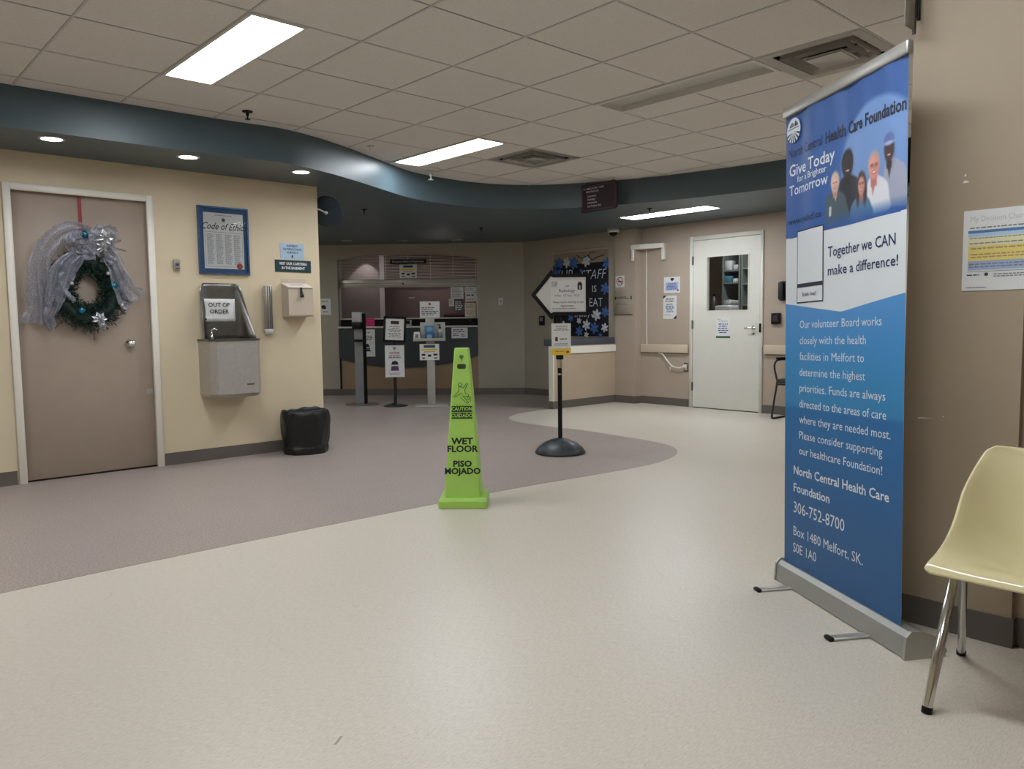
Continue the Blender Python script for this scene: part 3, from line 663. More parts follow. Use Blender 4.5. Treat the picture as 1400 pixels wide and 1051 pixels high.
def ribbon(path, widths, seed, folds=3., amp=.012, n=40, m_=22):
    """path in (x, y, z), widths in metres across; draped strip with lengthwise folds"""
    P = catmull(path, 8); N = len(P); rn = random.Random(seed); p0 = rn.uniform(0, 6)
    ws = [widths[min(int(i/(N-1)*(len(widths)-1)), len(widths)-2)]*(1-((i/(N-1)*(len(widths)-1)) % 1 if i < N-1 else 1))+widths[min(int(i/(N-1)*(len(widths)-1))+1, len(widths)-1)]*((i/(N-1)*(len(widths)-1)) % 1 if i < N-1 else 1) for i in range(N)]
    vs = []
    for i in range(N):
        tg = (P[min(i+1, N-1)]-P[max(i-1, 0)]).normalized(); a = Vector((tg.z, 0, -tg.x))
        if a.length < .1: a = Vector((1, 0, 0))
        a.normalize()
        for k in range(m_+1):
            u = k/m_-.5
            y = amp*math.sin(u*folds*2*math.pi+p0+i*.12)+amp*.5*math.sin(u*folds*4.3*math.pi+i*.3)
            wob = 1+.05*math.sin(i*.7+p0)
            p = P[i]+a*(u*ws[i]*wob); nz_ = mnoise.noise(Vector((p.x*26+seed, p.z*26, seed*3.1))); n2_ = mnoise.noise(Vector((p.x*60, p.z*60, seed*1.7)))
            vs.append((p.x+.010*nz_*abs(u)*2, min(-.004, P[i].y+y+.016*nz_+.006*n2_), p.z+.006*math.sin(u*9+i*.4)+.010*n2_*abs(u)*2))
    fs = [(i*(m_+1)+k, i*(m_+1)+k+1, (i+1)*(m_+1)+k+1, (i+1)*(m_+1)+k) for i in range(N-1) for k in range(m_)]
    return MB().add(vs, fs, 0, True)
# big draped swag from the top to the lower left
obj('ribbon_swag', ribbon([(.02, -.10, .40), (-.10, -.12, .42), (-.22, -.12, .36), (-.31, -.10, .22), (-.33, -.08, .04), (-.33, -.06, -.12), (-.35, -.05, -.25)], [.09, .12, .14, .14, .14, .17, .16, .22], 1, 2.6, .018), M_ORG, t, fix=False)
obj('ribbon_tail', ribbon([(-.08, -.12, .24), (-.16, -.13, .16), (-.21, -.12, .04), (-.25, -.10, -.10), (-.29, -.08, -.20), (-.27, -.06, -.30)], [.09, .14, .16, .13, .11, .08, .03], 2, 2.2, .016), M_ORG, t, fix=False)
obj('ribbon_tail', ribbon([(.11, -.10, .32), (.15, -.12, .22), (.19, -.12, .10), (.24, -.10, -.02), (.30, -.07, -.09)], [.10, .13, .12, .15, .20, .22], 4, 2.4, .014), M_ORG, t, fix=False)
def loop_(c, rx, rz, w_, ang, seed):
    P = []; ca, sa = math.cos(R(ang)), math.sin(R(ang))
    for k in range(13):
        th = 2*math.pi*k/12; x, z = rx*math.cos(th), rz*math.sin(th); P.append((c[0]+x*ca-z*sa, c[1]-.03*math.cos(th*2), c[2]+x*sa+z*ca))
    return ribbon(P, [w_*.7, w_, w_*.8, w_, w_*.7], seed, 1.5, .008)
obj('bow_loop', loop_((-.06, -.13, .30), .09, .035, .09, -35, 5), M_ORG, t, fix=False)
obj('bow_loop', loop_((.09, -.13, .385), .07, .045, .09, 20, 6), M_ORG, t, fix=False)
obj('bow_loop', loop_((-.03, -.14, .37), .08, .03, .08, 10, 7), M_ORG, t, fix=False)
obj('bow_loop', loop_((.11, -.11, .27), .05, .04, .07, -60, 8), M_ORG, t, fix=False)
obj('ribbon_scrap', ribbon([(-.19, -.11, .02), (-.16, -.12, -.04), (-.12, -.12, -.09)], [.03, .04, .03], 9, 1, .004), M_ORG, t, fix=False)
def ball(nm, x, z, r_, m_, y=-.105):
    mb = MB().lathe([(r_*math.sin(math.pi*k/10), -r_*math.cos(math.pi*k/10)) for k in range(11)], (x, y, z), 16)
    mb.lathe([(r_*.22, 0), (r_*.22, .006), (0, .007)], (x, y, z+r_*.95), 8); return obj(nm, mb, m_, t)
MTE = mat('teal_bauble', (42, 118, 140), .15, metal=.7, var=.1); MSI = mat('silver_glitter', (190, 192, 196), .3, metal=.8, var=.25, scale=120)
for x, z in ((-.026, .393), (.150, .03), (-.075, -.155)): ball('bauble', x, z, .027, MTE)
for x, z in ((.115, .118), (.20, -.115), (-.13, .04)): ball('small_bauble', x, z, .015, MSI)
def poinsettia(x, z, s_, y=-.13):
    mb = MB(); rn = random.Random(int(x*1000))
    for ly, (cnt, L, yy) in enumerate(((7, s_, 0), (6, s_*.72, -.012), (4, s_*.42, -.022))):
        for k in range(cnt):
            a = 2*math.pi*(k+.4*ly)/cnt+rn.uniform(-.15, .15); c_, s2 = math.cos(a), math.sin(a); w_ = L*.30
            pts = [(x, y+yy, z), (x+c_*L*.5-s2*w_, y+yy-.006, z+s2*L*.5+c_*w_), (x+c_*L, y+yy+.008, z+s2*L), (x+c_*L*.5+s2*w_, y+yy-.006, z+s2*L*.5-c_*w_)]
            mb.add(pts, [(0, 1, 2), (0, 2, 3)])
    mb.lathe([(s_*.13, 0), (s_*.1, -.01), (0, -.014)], (x, y-.024, z), 8, axis='y')
    return obj('silver_flower', mb, MSI, t, fix=False)
poinsettia(.035, -.215, .055); poinsettia(.085, .375, .065, -.17); poinsettia(.055, -.265, .035); poinsettia(.07, .31, .045, -.16)
for x, z, a in ((.14, .34, 20), (.17, .31, -15), (-.20, -.22, 230), (.0, -.29, 270)):
    mb = MB(); c_, s2 = math.cos(R(a)), math.sin(R(a))
    mb.tube([(x, -.09, z), (x+c_*.08, -.10, z+s2*.08)], .002, 5)
    for k in range(16):
        f_ = k/16; q = (k % 2)*2-1; mb.add([(x+c_*.08*f_, -.10, z+s2*.08*f_), (x+c_*.08*f_+(-s2*q*.014+c_*.01), -.105, z+s2*.08*f_+(c_*q*.014+s2*.01)), (x+c_*.08*f_+c_*.004, -.10, z+s2*.08*f_+s2*.004)], [(0, 1, 2)])
    obj('fir_sprig', mb, mat('pine_needles', (16, 42, 34)), t, fix=False)
obj('hanger_strap', MB().box(-.012, .012, 0-.002, .001, .40, .675).box(-.012, .012, 0, .02, .672, .676).box(-.012, .012, -.14, -.002, .395, .40), mat('red_ribbon', (150, 30, 34), .45), t).location = (-.022, .016, 0)

# ================================================================ EAST SIDE : pillar, desk window, rails
# black display with snowflakes over the desk window (local x right = -Y), X = 8.27
t = thing('staff_display', 'black display with blue and white paper snowflakes and OUR STAFF letters above the desk', 'display board', (8.27, 7.5625, .90), -90)
w2 = .535
obj('backing_panel', MB().box(-.547, .547, .02, .026, -.03, 1.225), mat('tan_backing', (150, 138, 120), .6), t)
obj('black_paper', MB().bevbox(-w2, w2, .004, .012, .0, 1.03, .002, 1), mat('black_paper', (12, 14, 24), .8), t)
obj('frame', MB().box(-.547, .547, -.012, .02, 1.195, 1.225).box(-.547, -.535, 0, .02, -.03, 1.195).box(.535, .547, 0, .02, -.03, 1.195), M_WALL_T, t)
ink('chalk', (200, 205, 215)); ink('sky', (58, 100, 165)); ink('sf', (196, 200, 208))
def flake(parent, x, z, r_, m_):
    mb = MB()
    for k in range(6):
        a = math.pi*k/3+.3; c_, s2 = math.cos(a), math.sin(a); w_ = r_*.27
        mb.add([(x, 0, z), (x+c_*r_*.55-s2*w_, 0, z+s2*r_*.55+c_*w_), (x+c_*r_, 0, z+s2*r_), (x+c_*r_*.55+s2*w_, 0, z+s2*r_*.55-c_*w_)], [(0, 1, 2, 3)])
        for f_ in (.72,):
            mb.add([(x+c_*r_*f_-s2*w_*.9, 0, z+s2*r_*f_+c_*w_*.9), (x+c_*r_*(f_+.25)-s2*w_*.7, 0, z+s2*r_*(f_+.25)+c_*w_*.7), (x+c_*r_*f_, 0, z+s2*r_*f_)], [(0, 1, 2)])
    mb.lathe([(r_*.3, 0), (r_*.3, -.0006), (0, -.0008)], (x, 0, z), 12, axis='y')
    return obj('snowflake', mb, m_, parent, fix=False)
for x, z, r_, c_ in ((-.42, 1.05, .10, 'sky'), (-.45, .93, .09, 'sky'), (-.25, 1.06, .085, 'sf'), (-.12, 1.04, .10, 'sky'), (.12, 1.06, .09, 'sf'), (.50, 1.0, .09, 'sky'), (-.38, .80, .06, 'sf'),
                     (.47, .66, .09, 'sky'), (.47, .34, .08, 'sky'), (.31, .30, .09, 'sf'), (.12, .16, .085, 'sf'), (.27, .12, .09, 'sky'), (-.02, .07, .08, 'sky'), (.46, .12, .07, 'sf'), (-.02, .22, .05, 'sf'),
                     (.12, .02, .05, 'sf'), (.38, .01, .045, 'sky'), (-.18, .26, .06, 'sky'), (-.34, .14, .09, 'sf'), (-.26, .02, .07, 'sky'), (.02, .93, .03, 'sky')):
    flake(t, x, z, r_, ink(c_)).location = (0, .0015, 0)
ink('gold', (150, 130, 80)); ink('wood', (150, 140, 120))
q = prints(t, [('t', 'chalk', 'OUR', .20, -.34, .88, 1, -.012, 'CENTER', .15), ('t', 'chalk', 'STAFF', .19, .24, .86, .92, -.012, 'CENTER', .25), ('t', 'chalk', 'IS', .13, .27, .66, 1, -.004), ('t', 'chalk', 'GREAT', .17, .20, .47, .85, -.008), ('t', 'chalk', 'in every way', .09, .12, .30, 1, 0)], .003, 'lettering')
mb = MB().tube([tuple(v) for v in catmull([(-.05, -.004, 1.15), (.05, -.01, 1.10), (.16, -.008, 1.13), (.24, -.012, 1.07), (.34, -.01, 1.10), (.47, -.01, 1.12)], 5)], .006, 6).tube([(.16, -.008, 1.13), (.22, -.01, 1.17), (.3, -.008, 1.16)], .004, 6)
obj('twig', mb, mat('bare_twig', (62, 56, 48), .8), t)

# pony wall + desk counter
t = struct('wall_pony', MB().box(7.05, 8.27, 6.90, 6.97, 0, .80), mat('desk_panel_paint', (178, 160, 138), .6, var=.03, scale=3))
obj('end_cap', MB().box(7.035, 7.05, 6.895, 6.975, 0, .80), M_TRIM, t)
obj('baseboard', MB().box(7.035, 8.245, 6.892, 6.90, .002, .10).box(7.027, 7.035, 6.892, 6.975, .002, .10), M_BASE, t)
obj('trim_rail', MB().box(7.05, 8.26, 6.884, 6.90, .70, .79), M_TRIM, t)
t = thing('desk_counter', 'slate grey desk counter under the snowflake display', 'counter', (7.65, 6.93, .80), 0)
obj('countertop', MB().bevbox(-.63, .595, -.03, .12, .001, .09, .008), mat('slate_laminate', (70, 75, 82), .4, var=.06, scale=12), t)

def switch(name, label, cat, loc, rz, w=.07, h=.115, m=None, extra=True):
    t = thing(name, label, cat, loc, rz)
    obj('plate', MB().bevbox(-w/2, w/2, -.008, 0, 0, h, .003, 1), m or M_WHITE, t)
    if extra: obj('toggle', MB().bevbox(-.008, .008, -.016, -.008, h*.42, h*.6, .002, 1), M_DARK, t)
    return t
switch('light_switch', 'pale switch plate with dark toggle on the wall beyond the reception window', 'light switch', rec(-.36, 1.375), -45)
t = thing('card_reader', 'black card reader on the wall behind the arrow sign', 'card reader', (8.27, 8.32, 1.06), -90)
obj('housing', MB().bevbox(-.05, .05, -.03, 0, 0, .14, .006), M_BLACK, t); obj('screen', MB().box(-.03, .03, -.032, -.03, .06, .12), M_INKG, t)

# pillar furniture
sheet('no_smoking_sign', 'square white no-smoking sign on the pillar', 'sign', (8.25, 6.81, 1.565), -90, .15, .155,
      [('r', 'red', [(.058*math.cos(k*math.pi/12), .078+.058*math.sin(k*math.pi/12)) for k in range(24)], .011), ('b', 'k', -.035, .03, .07, .084), ('b', 'k', .032, .04, .07, .084), ('p', 'red', [(-.045, .112), (-.036, .121), (.045, .044), (.036, .035)])], M_PAPER, .003, names=('sign_plate', 'symbol'))
t = thing('wall_plaque', 'brushed metal plaque under the no-smoking sign', 'plaque', (8.25, 6.74, 1.19), -90)
obj('plate', MB().bevbox(-.17, .15, -.006, 0, 0, .335, .002, 1), mat('plaque_metal', (160, 149, 134), .4, metal=.1, var=.04), t)
obj('border', MB().box(-.17, .15, -.009, -.006, 0, .012), M_STEELD, t)
prints(t, [('l', 'k', -.13, .10, .215, .25, 2), ('b', 'k', -.155, -.135, .205, .25), ('b', 'k', .115, .135, .205, .25), ('l', 'g', -.13, .10, .13, .17, 2)], -.006, 'engraving')
t = thing('security_camera', 'white dome security camera under the soffit at the pillar', 'camera', (8.10, 6.80, ZS), 0)
obj('camera_base', MB().lathe([(.075, -.045), (.078, -.04), (.078, 0), (0, 0)], n=28), M_WHITE, t)
obj('dome_lens', MB().lathe([(.056*math.cos(math.pi*k/16), -.045-.05*math.sin(math.pi*k/16)) for k in range(9)], n=24), M_BLACK, t)

# corner bracket (white) and conduit
t = thing('corner_bracket', 'white bracket shelf with two drop arms in the wall corner beside the pillar', 'bracket', (8.38, 6.55, 2.07), -90)
MW = mat('bracket_white', (222, 218, 208), .45, var=.02)
obj('top_plate', MB().prism([(0, -.001), (.40, -.001), (.40, -.05), (.10, -.16), (-.05, -.165), (-.05, -.135), (0, -.135)], -.02, .04, plane='xy'), MW, t)
obj('arm', MB().bevbox(.355, .40, -.05, -.002, -.17, -.021, .004, 1), MW, t); obj('arm', MB().bevbox(-.05, -.008, -.165, -.136, -.17, -.021, .004, 1), MW, t)
t = thing('cable_conduit', 'thin white conduit running down the wall from the corner bracket', 'conduit', (8.38, 6.455, 0), -90)
obj('tube', MB().tube([(0, -.012, 2.065), (0, -.012, 1.4), (.006, -.012, .9), (.01, -.012, .80)], .007, 8), MW, t)
for z in (1.93, 1.52, 1.09): obj('clip', MB().box(-.014, .014, -.021, 0, z, z+.014), M_STEEL, t)

# bumper rails
for lab, y0, y1, z0 in (('beige wall bumper rail on the hinge side of the white door', 6.54, 5.79, .69), ('beige wall bumper rail on the lever side of the white door', 4.73, 1.2, .70)):
    t = thing('bumper_rail', lab, 'handrail', (XE, (y0+y1)/2, z0), -90, 'wall bumper rails'); h = abs(y0-y1)/2
    obj('rail', MB().bevbox(-h, h, -.035, -.006, 0, .11, .006), mat('beige_vinyl_rail', (196, 180, 158), .5, var=.03), t)
    obj('mounting_strip', MB().box(-h+.01, h-.01, -.006, 0, -.012, .10), M_STEELD, t)
# cord + outlet
t = thing('wall_outlet', 'steel wall outlet with a dark edge beside the white door frame', 'outlet', (XE, 5.83, .45), -90)
obj('plate', MB().bevbox(-.035, .035, -.006, 0, 0, .115, .002, 1), M_STEELD, t); obj('receptacle', MB().box(-.018, .018, -.009, -.006, .02, .095), M_WHITE, t)
t = thing('power_cord', 'white cord looping from the bumper rail to the wall outlet', 'cord', (XE, 6.0, .55), -90)
obj('cord', MB().tube([tuple(v) for v in catmull([(-.25, -.012, .13), (-.18, -.03, .12), (-.10, -.035, .04), (-.02, -.035, -.03), (.08, -.035, -.05), (.165, -.03, -.03)], 6)], .008, 8).tube([(-.02, -.035, -.03), (-.06, -.04, -.05), (-.04, -.04, -.075)], .006, 6), MW, t)
obj('plug', MB().bevbox(.15, .19, -.04, -.0095, -.045, -.008, .005), MW, t)

sheet('wall_notice', 'blue and white notice, the upper of two beside the white door', 'notice', (XE, 6.055, 1.465), -90, .25, .205,
      [('p', 'k', [(-.02, .19), (.03, .19), (.03, .165), (.005, .15), (-.02, .165)]), ('b', 'pbl', -.10, .10, .03, .135), ('l', 'blue', -.085, .085, .04, .125, 5, 1), ('d', 'k', .095, .03, .012)] if ink('pbl', (160, 172, 205)) else [], M_PAPER, .002)
sheet('wall_notice', 'white notice with dark taped corners, the lower of two beside the white door', 'notice', (XE, 6.085, 1.13), -90, .21, .30,
      [('p', 'k', [(-.105, .30), (-.05, .30), (-.105, .26)]), ('p', 'k', [(.105, 0), (.05, 0), (.105, .05)]), ('l', 'mg', -.08, .08, .215, .27, 2, 1), ('l', 'blue', -.07, .07, .08, .2, 5, 1), ('l', 'g', -.085, .02, .045, .06, 1)], M_PAPER, .002)
ink('dgreen', (52, 86, 56))
sheet('door_notice', 'white notice with a dark green foot stripe taped to the white door', 'notice', (XE-.012, 5.285, .885), -90, .20, .255,
      [('l', 'g', -.085, -.02, .225, .24, 1), ('t', 'mg', 'ATTENTION', .022, 0, .205), ('l', 'blue', -.075, .075, .055, .185, 5, 1), ('b', 'dgreen', -.10, .10, .0, .026)], M_PAPER, .0015)
t = thing('card_reader', 'square black card reader on the wall beside the white door lever', 'card reader', (XE, 4.585, 1.05), -90)
obj('housing', MB().bevbox(-.055, .055, -.035, 0, 0, .13, .008), M_BLACK, t); obj('keypad', MB().box(-.03, .03, -.037, -.035, .03, .10), mat('dark_violet_screen', (60, 40, 52), .3), t)
t = thing('intercom_phone', 'black wall phone higher up, partly behind the blue banner', 'phone', (XE, 4.50, 1.32), -90)
obj('base', MB().bevbox(-.04, .09, -.04, 0, 0, .22, .01), M_BLACK, t); obj('handset', MB().bevbox(-.035, .02, -.08, -.041, .01, .21, .012), M_BLACKM, t)

# ================================================================ RECEPTION
def rx(u, z=0., d=0.): return rec(u, z, d)
t = thing('reception_counter', 'reception counter with dark curved front panel and white tops', 'counter', rx(-1.805, 0, 0), -45)
hw = 1.083
arc = [(-hw+2*hw*k/24, .58-.155*math.sin(math.pi*(k/24))**.85+.02*(k/24)) for k in range(25)]
obj('curved_front_panel', MB().prism([(hw, 1.045), (-hw, 1.045)]+arc, -.03, -.0005), mat('dark_teal_laminate', (44, 54, 56), .4, var=.05, scale=8), t)
obj('countertop', MB().bevbox(-hw, hw, -.06, .30, 1.045, 1.072, .006), mat('pale_laminate', (196, 192, 182), .35), t)
obj('transaction_ledge', MB().bevbox(-hw, hw, .08, .22, 1.178, 1.20, .004, 1), mat('pale_laminate', (196, 192, 182), .35), t)
obj('ledge_riser', MB().box(-hw, hw, .13, .16, 1.072, 1.178), M_DARK, t)
t = thing('roll_shutter', 'slatted shutter half lowered above the reception window', 'shutter', rx(-1.805, 0, .12), -45)
obj('bottom_rail', MB().bevbox(-hw, hw, -.03, .03, 1.672, 1.80, .006), mat('shutter_alu', (170, 164, 154), .35, metal=.5), t)
obj('rail_lip', MB().box(-hw, hw, -.034, -.03, 1.735, 1.745).box(-hw, hw, -.034, -.03, 1.70, 1.704), M_STEELD, t)
obj('lock', MB().lathe([(.014, 0), (.014, -.006), (0, -.007)], (-.08, -.030, 1.73), 12, axis='y'), M_DARK, t)
MSL = mat('slat_metal', (196, 182, 176), .3, metal=.4)
for k in range(16):
    z = 1.815+k*.0235; obj('slat', MB().box(-hw, hw, -.008, .004, z, z+.007), MSL, t)
for k in range(7): x = -hw+.03+k*(2*hw-.06)/6; obj('link_rod', MB().box(x-.003, x+.003, -.004, .001, 1.80, 2.19), MSL, t)
for sx in (-1, 1): obj('guide_track', MB().box(sx*hw, sx*(hw-.02), -.03, .03, 1.20, 1.672), M_ALU, t)
t = thing('service_window', 'clear sliding glass of the reception window', 'window glass', rx(-1.805, 1.2015, .12), -45)
obj('glass_pane', MB().box(-hw+.022, hw-.022, 0, .005, 0, .468), mat('service_glass', (40, 44, 44), .03, var=0, alpha=.07), t)
obj('handle', MB().box(.0, .09, -.012, 0, .30, .315), M_ALU, t)
ink('tan', (170, 130, 100)); ink('dk', (45, 45, 50))
def wpaper(label, u0, u1, z0, z1, items, m=None, d=.11): return sheet('taped_paper', label, 'notice', rx((u0+u1)/2, z0, d), -45, u1-u0, z1-z0, items, m or M_PAPER, .0015, 'papers taped to the reception glass')
wpaper('white page of fine print, highest of the papers on the reception glass', -1.145, -.945, 1.485, 1.665, [('l', 'g', -.08, .08, .02, .16, 7)])
wpaper('narrow white page peeking out left of the dark leaflet on the reception glass', -1.175, -1.095, 1.37, 1.483, [('l', 'g', -.03, .03, .02, .1, 4)], d=.113)
wpaper('dark leaflet with pale lines on the reception glass', -1.09, -.945, 1.285, 1.47, [('l', 'w', -.06, .06, .02, .165, 5)], mat('dark_leaflet', (52, 54, 58), .6))
wpaper('white page with bold black heading at the top corner of the reception glass', -.925, -.745, 1.585, 1.665, [('l', 'g', -.08, .08, .02, .06, 2)])
wpaper('white page with tan foot stripe, middle of the corner papers on the reception glass', -.915, -.745, 1.43, 1.58, [('l', 'k', -.07, .08, .09, .13, 1), ('b', 'tan', -.07, .08, 0, .02), ('l', 'g', -.07, .07, .03, .07, 2)])
wpaper('cream page, lowest of the corner papers on the reception glass', -.925, -.755, 1.205, 1.42, [('l', 'g', -.07, .07, .13, .19, 3), ('l', 'tan', -.06, .07, .04, .11, 3)], mat('cream_paper', (202, 192, 172), .7))
sheet('desk_sign', 'long black name sign hanging above the reception window', 'sign', rx(-1.78, 2.025, .0), -45, .56, .068, [('t', 'w', 'Emergency Desk and Registration', .038, 0, .036, .95)], M_BLACK, .012, names=('sign_plate', 'lettering'))
ink('navy', (40, 62, 92))
def covid(): return [('b', 'navy', -.075, .075, .165, .198), ('b', 'yel', -.10, .10, .125, .15), ('l', 'g', -.1, .1, .10, .12, 1, 1), ('b', 'k', -.105, -.055, .06, .085), ('b', 'k', .05, .105, .06, .085), ('b', 'k', -.022, .022, .045, .075), ('b', 'k', -.1, -.06, .02, .035), ('b', 'k', .06, .1, .02, .035)]
sheet('window_poster', 'white poster with navy title and yellow bar, hung on the shutter', 'poster', rx(-1.795, 1.81, .07), -45, .27, .212, covid(), M_PAPER, .002)
sheet('wall_notice', 'small white notice with black symbol on the wall left of the reception window', 'notice', rx(-3.10, 1.26), -45, .19, .25, [('l', 'g', -.06, .06, .19, .22, 1, 1), ('d', 'k', -.02, .12, .032), ('b', 'k', -.01, .02, .09, .14), ('l', 'mg', -.03, .07, .035, .06, 1)], M_PAPER, .003)
ink('hand', (80, 84, 130))
sheet('counter_notice', 'white handwritten notice on the dark counter front near the cone', 'notice', rx(-1.0, .875, -.031), -45, .25, .165, [('l', 'hand', -.10, .10, .085, .145, 2), ('l', 'hand', -.1, .0, .03, .08, 2), ('l', 'hand', .02, .1, .02, .07, 2)], M_PAPER, .002)
sheet('counter_notice', 'tall white notice with a hat and face drawing on the dark counter front', 'notice', rx(-2.42, .605, -.031), -45, .20, .42, [('l', 'g', -.07, .06, .36, .39, 1), ('l', 'mg', -.06, .07, .25, .33, 3), ('p', 'k', [(-.06, .15), (.02, .15), (.0, .19), (-.02, .20), (-.045, .19)]), ('b', 'hand', -.05, .02, .09, .14), ('b', 'k', -.06, .03, .08, .1)], M_PAPER, .002)
w = sempty('trim_2', rx(-1.805, 0, 0), -45); obj('side_post', MB().box(-hw, -hw+.03, -.01, -.0005, .1, .58), M_DARK, w)
t = thing('pink_card', 'magenta card standing on the reception counter', 'card', rx(-2.40, 1.0725, 0), -45)
obj('card', MB().box(-.075, .075, 0, .003, 0, .125), mat('magenta_card', (190, 40, 110), .6), t); obj('card_foot', MB().box(-.06, .06, .003, .05, 0, .003), mat('magenta_card', (190, 40, 110)), t)
t = thing('desk_phone', 'dark desk phone at the wall end of the reception counter', 'phone', rx(-.80, 1.0725, .02), -45)
obj('base', MB().bevbox(-.06, .05, -.05, .06, 0, .05, .008), M_BLACK, t); obj('handset', MB().bevbox(-.055, -.015, -.05, .06, .051, .09, .01), M_BLACKM, t)
t = thing('card_terminal', 'pale boxy terminal on the reception counter behind the black framed sign', 'terminal', rx(-1.80, 1.0725, .02), -45)
obj('body', MB().bevbox(-.09, .05, -.03, .05, 0, .09, .006), M_ALU, t); obj('screen', MB().box(-.07, .03, -.032, -.03, .03, .08), M_DARK, t)
ceiling_light('added fill panel inside the reception office, hidden above its window', 0, 0, z=2.415, x=rx(-1.6, 0, 1.6)[0], y=rx(-1.6, 0, 1.6)[1])  # added fill, brightens the office interior behind the glass
ceiling_light('added unseen fill panel of the storeroom behind the white door', 0, 0, z=2.40, x=9.1, y=5.3)  # added fill, keeps the shelves readable through the door window
t = thing('office_chair', 'dark red office chair back behind the reception glass', 'chair', rx(-1.15, 0, 1.1), -45)
obj('backrest', MB().bevbox(-.24, .24, -.03, .03, .75, 1.27, .03), mat('dark_red_fabric', (86, 40, 42), .85), t); obj('seat', MB().bevbox(-.24, .24, -.55, -.06, .44, .50, .025), mat('dark_red_fabric', (86, 40, 42)), t)
obj('post', MB().tube([(0, -.3, .06), (0, -.3, .44)], .03, 10).tube([(0, -.07, .46), (0, .035, .55), (0, .035, .8)], .015, 8), M_BLACK, t)
for k in range(5):
    a = 2*math.pi*k/5; obj('leg', MB().tube([(0, -.3, .08), (.28*math.cos(a), -.3+.28*math.sin(a), .05), (.28*math.cos(a), -.3+.28*math.sin(a), .0)], .018, 8), M_BLACK, t)
# office downlight cone
t = thing('office_downlight', 'small lit spotlight washing the pale column inside the office', 'downlight', rx(-2.78, 2.41, 1.25), -45)
obj('can', MB().lathe([(.05, -.05), (.055, 0)], n=16), M_WHITE, t); obj('lens', MB().lathe([(0, -.03), (.046, -.03)], n=16), mat('lit_lens', (235, 236, 245), .4, var=0, emit=DOWN_EMIT), t, fix=False)
L = bpy.data.lights.new('office_lamp', 'SPOT'); L.energy = 9; L.spot_size = R(70); L.spot_blend = .3; L.shadow_soft_size = .03
lo = bpy.data.objects.new('office_lamp', L); col.objects.link(lo); lo.parent = t; lo.location = (0, 0, -.06); lo.rotation_euler = (R(18), 0, 0)

# ---- hand sanitiser stand
t = thing('sanitizer_stand', 'grey and black hand sanitizer stand left of the reception stands', 'dispenser', (5.70, 9.28, .0015), -50)
obj('base_plate', MB().lathe([(.20, 0), (.20, .010), (.19, .014), (0, .014)], n=32, sx=1.15), mat('stand_grey', (110, 108, 104), .4, metal=.4), t)
obj('column', MB().box(-.07, .05, -.055, .04, .014, 1.06), mat('column_grey', (134, 138, 142), .35, metal=.3), t)
obj('side_rail', MB().box(.05, .065, -.06, .045, .014, 1.25), M_BLACK, t)
obj('dispenser_head', MB().bevbox(-.085, .05, -.10, .05, 1.13, 1.27, .01), mat('dispenser_white', (160, 162, 160), .4), t)
obj('nozzle_block', MB().bevbox(-.075, .05, -.13, .05, 1.04, 1.13, .006, 1), M_BLACK, t)
obj('drip_tray', MB().bevbox(-.05, .05, -.15, -.055, .87, .90, .005, 1), M_BLACK, t)
# ---- black framed sign stand
t = thing('sign_stand', 'black pedestal stand holding a tilted black framed notice', 'sign stand', (5.90, 8.76, .0015), -36)
obj('base_disc', MB().lathe([(.165, 0), (.165, .006), (.06, .03), (.03, .05), (0, .05)], n=32), M_BLACKM, t)
obj('pole', MB().tube([(0, 0, .04), (0, 0, .90)], .021, 12), M_BLACKM, t)
fr = sempty('sign_head', (0, -.02, .86)); fr.parent = t; fr.rotation_euler = (R(-8), R(3), 0); del fr['kind']
obj('frame', MB().bevbox(-.15, -.122, -.02, .012, 0, .345, .004, 1).bevbox(.122, .15, -.02, .012, 0, .345, .004, 1).bevbox(-.15, .15, -.02, .012, 0, .028, .004, 1).bevbox(-.15, .15, -.02, .012, .317, .345, .004, 1).box(-.13, .13, .0, .008, .02, .33), M_BLACK, fr)
obj('notice', MB().box(-.123, .123, -.006, -.001, .028, .317), M_PAPER, fr)
prints(fr, [('b', 'k', -.055, .055, .24, .285), ('b', 'red', -.05, .05, .245, .252), ('l', 'g', -.09, .09, .06, .22, 7, 1)], -.0065)
sheet('stand_notice', 'white notice with black hat and purple mask drawing, hung under the black framed sign', 'notice', (5.885, 8.735, .395), -36, .255, .425,
   [('p', 'g', [(-.03, .40), (.03, .40), (.0, .355)]), ('l', 'red', -.09, .09, .305, .34, 2, 1), ('l', 'mg', -.09, .09, .25, .295, 2, 1)]+[('p', 'k', [(-.05, .165), (.05, .165), (.035, .205), (0, .22), (-.035, .205)]), ('p', 'pur', [(-.055, .085), (.055, .085), (.045, .15), (-.045, .15)]), ('l', 'k', -.045, .045, .10, .13, 2, 1), ('l', 'g', -.08, .08, .03, .06, 2, 1)] if ink('pur', (92, 60, 110)) else [], M_PAPER, .002)
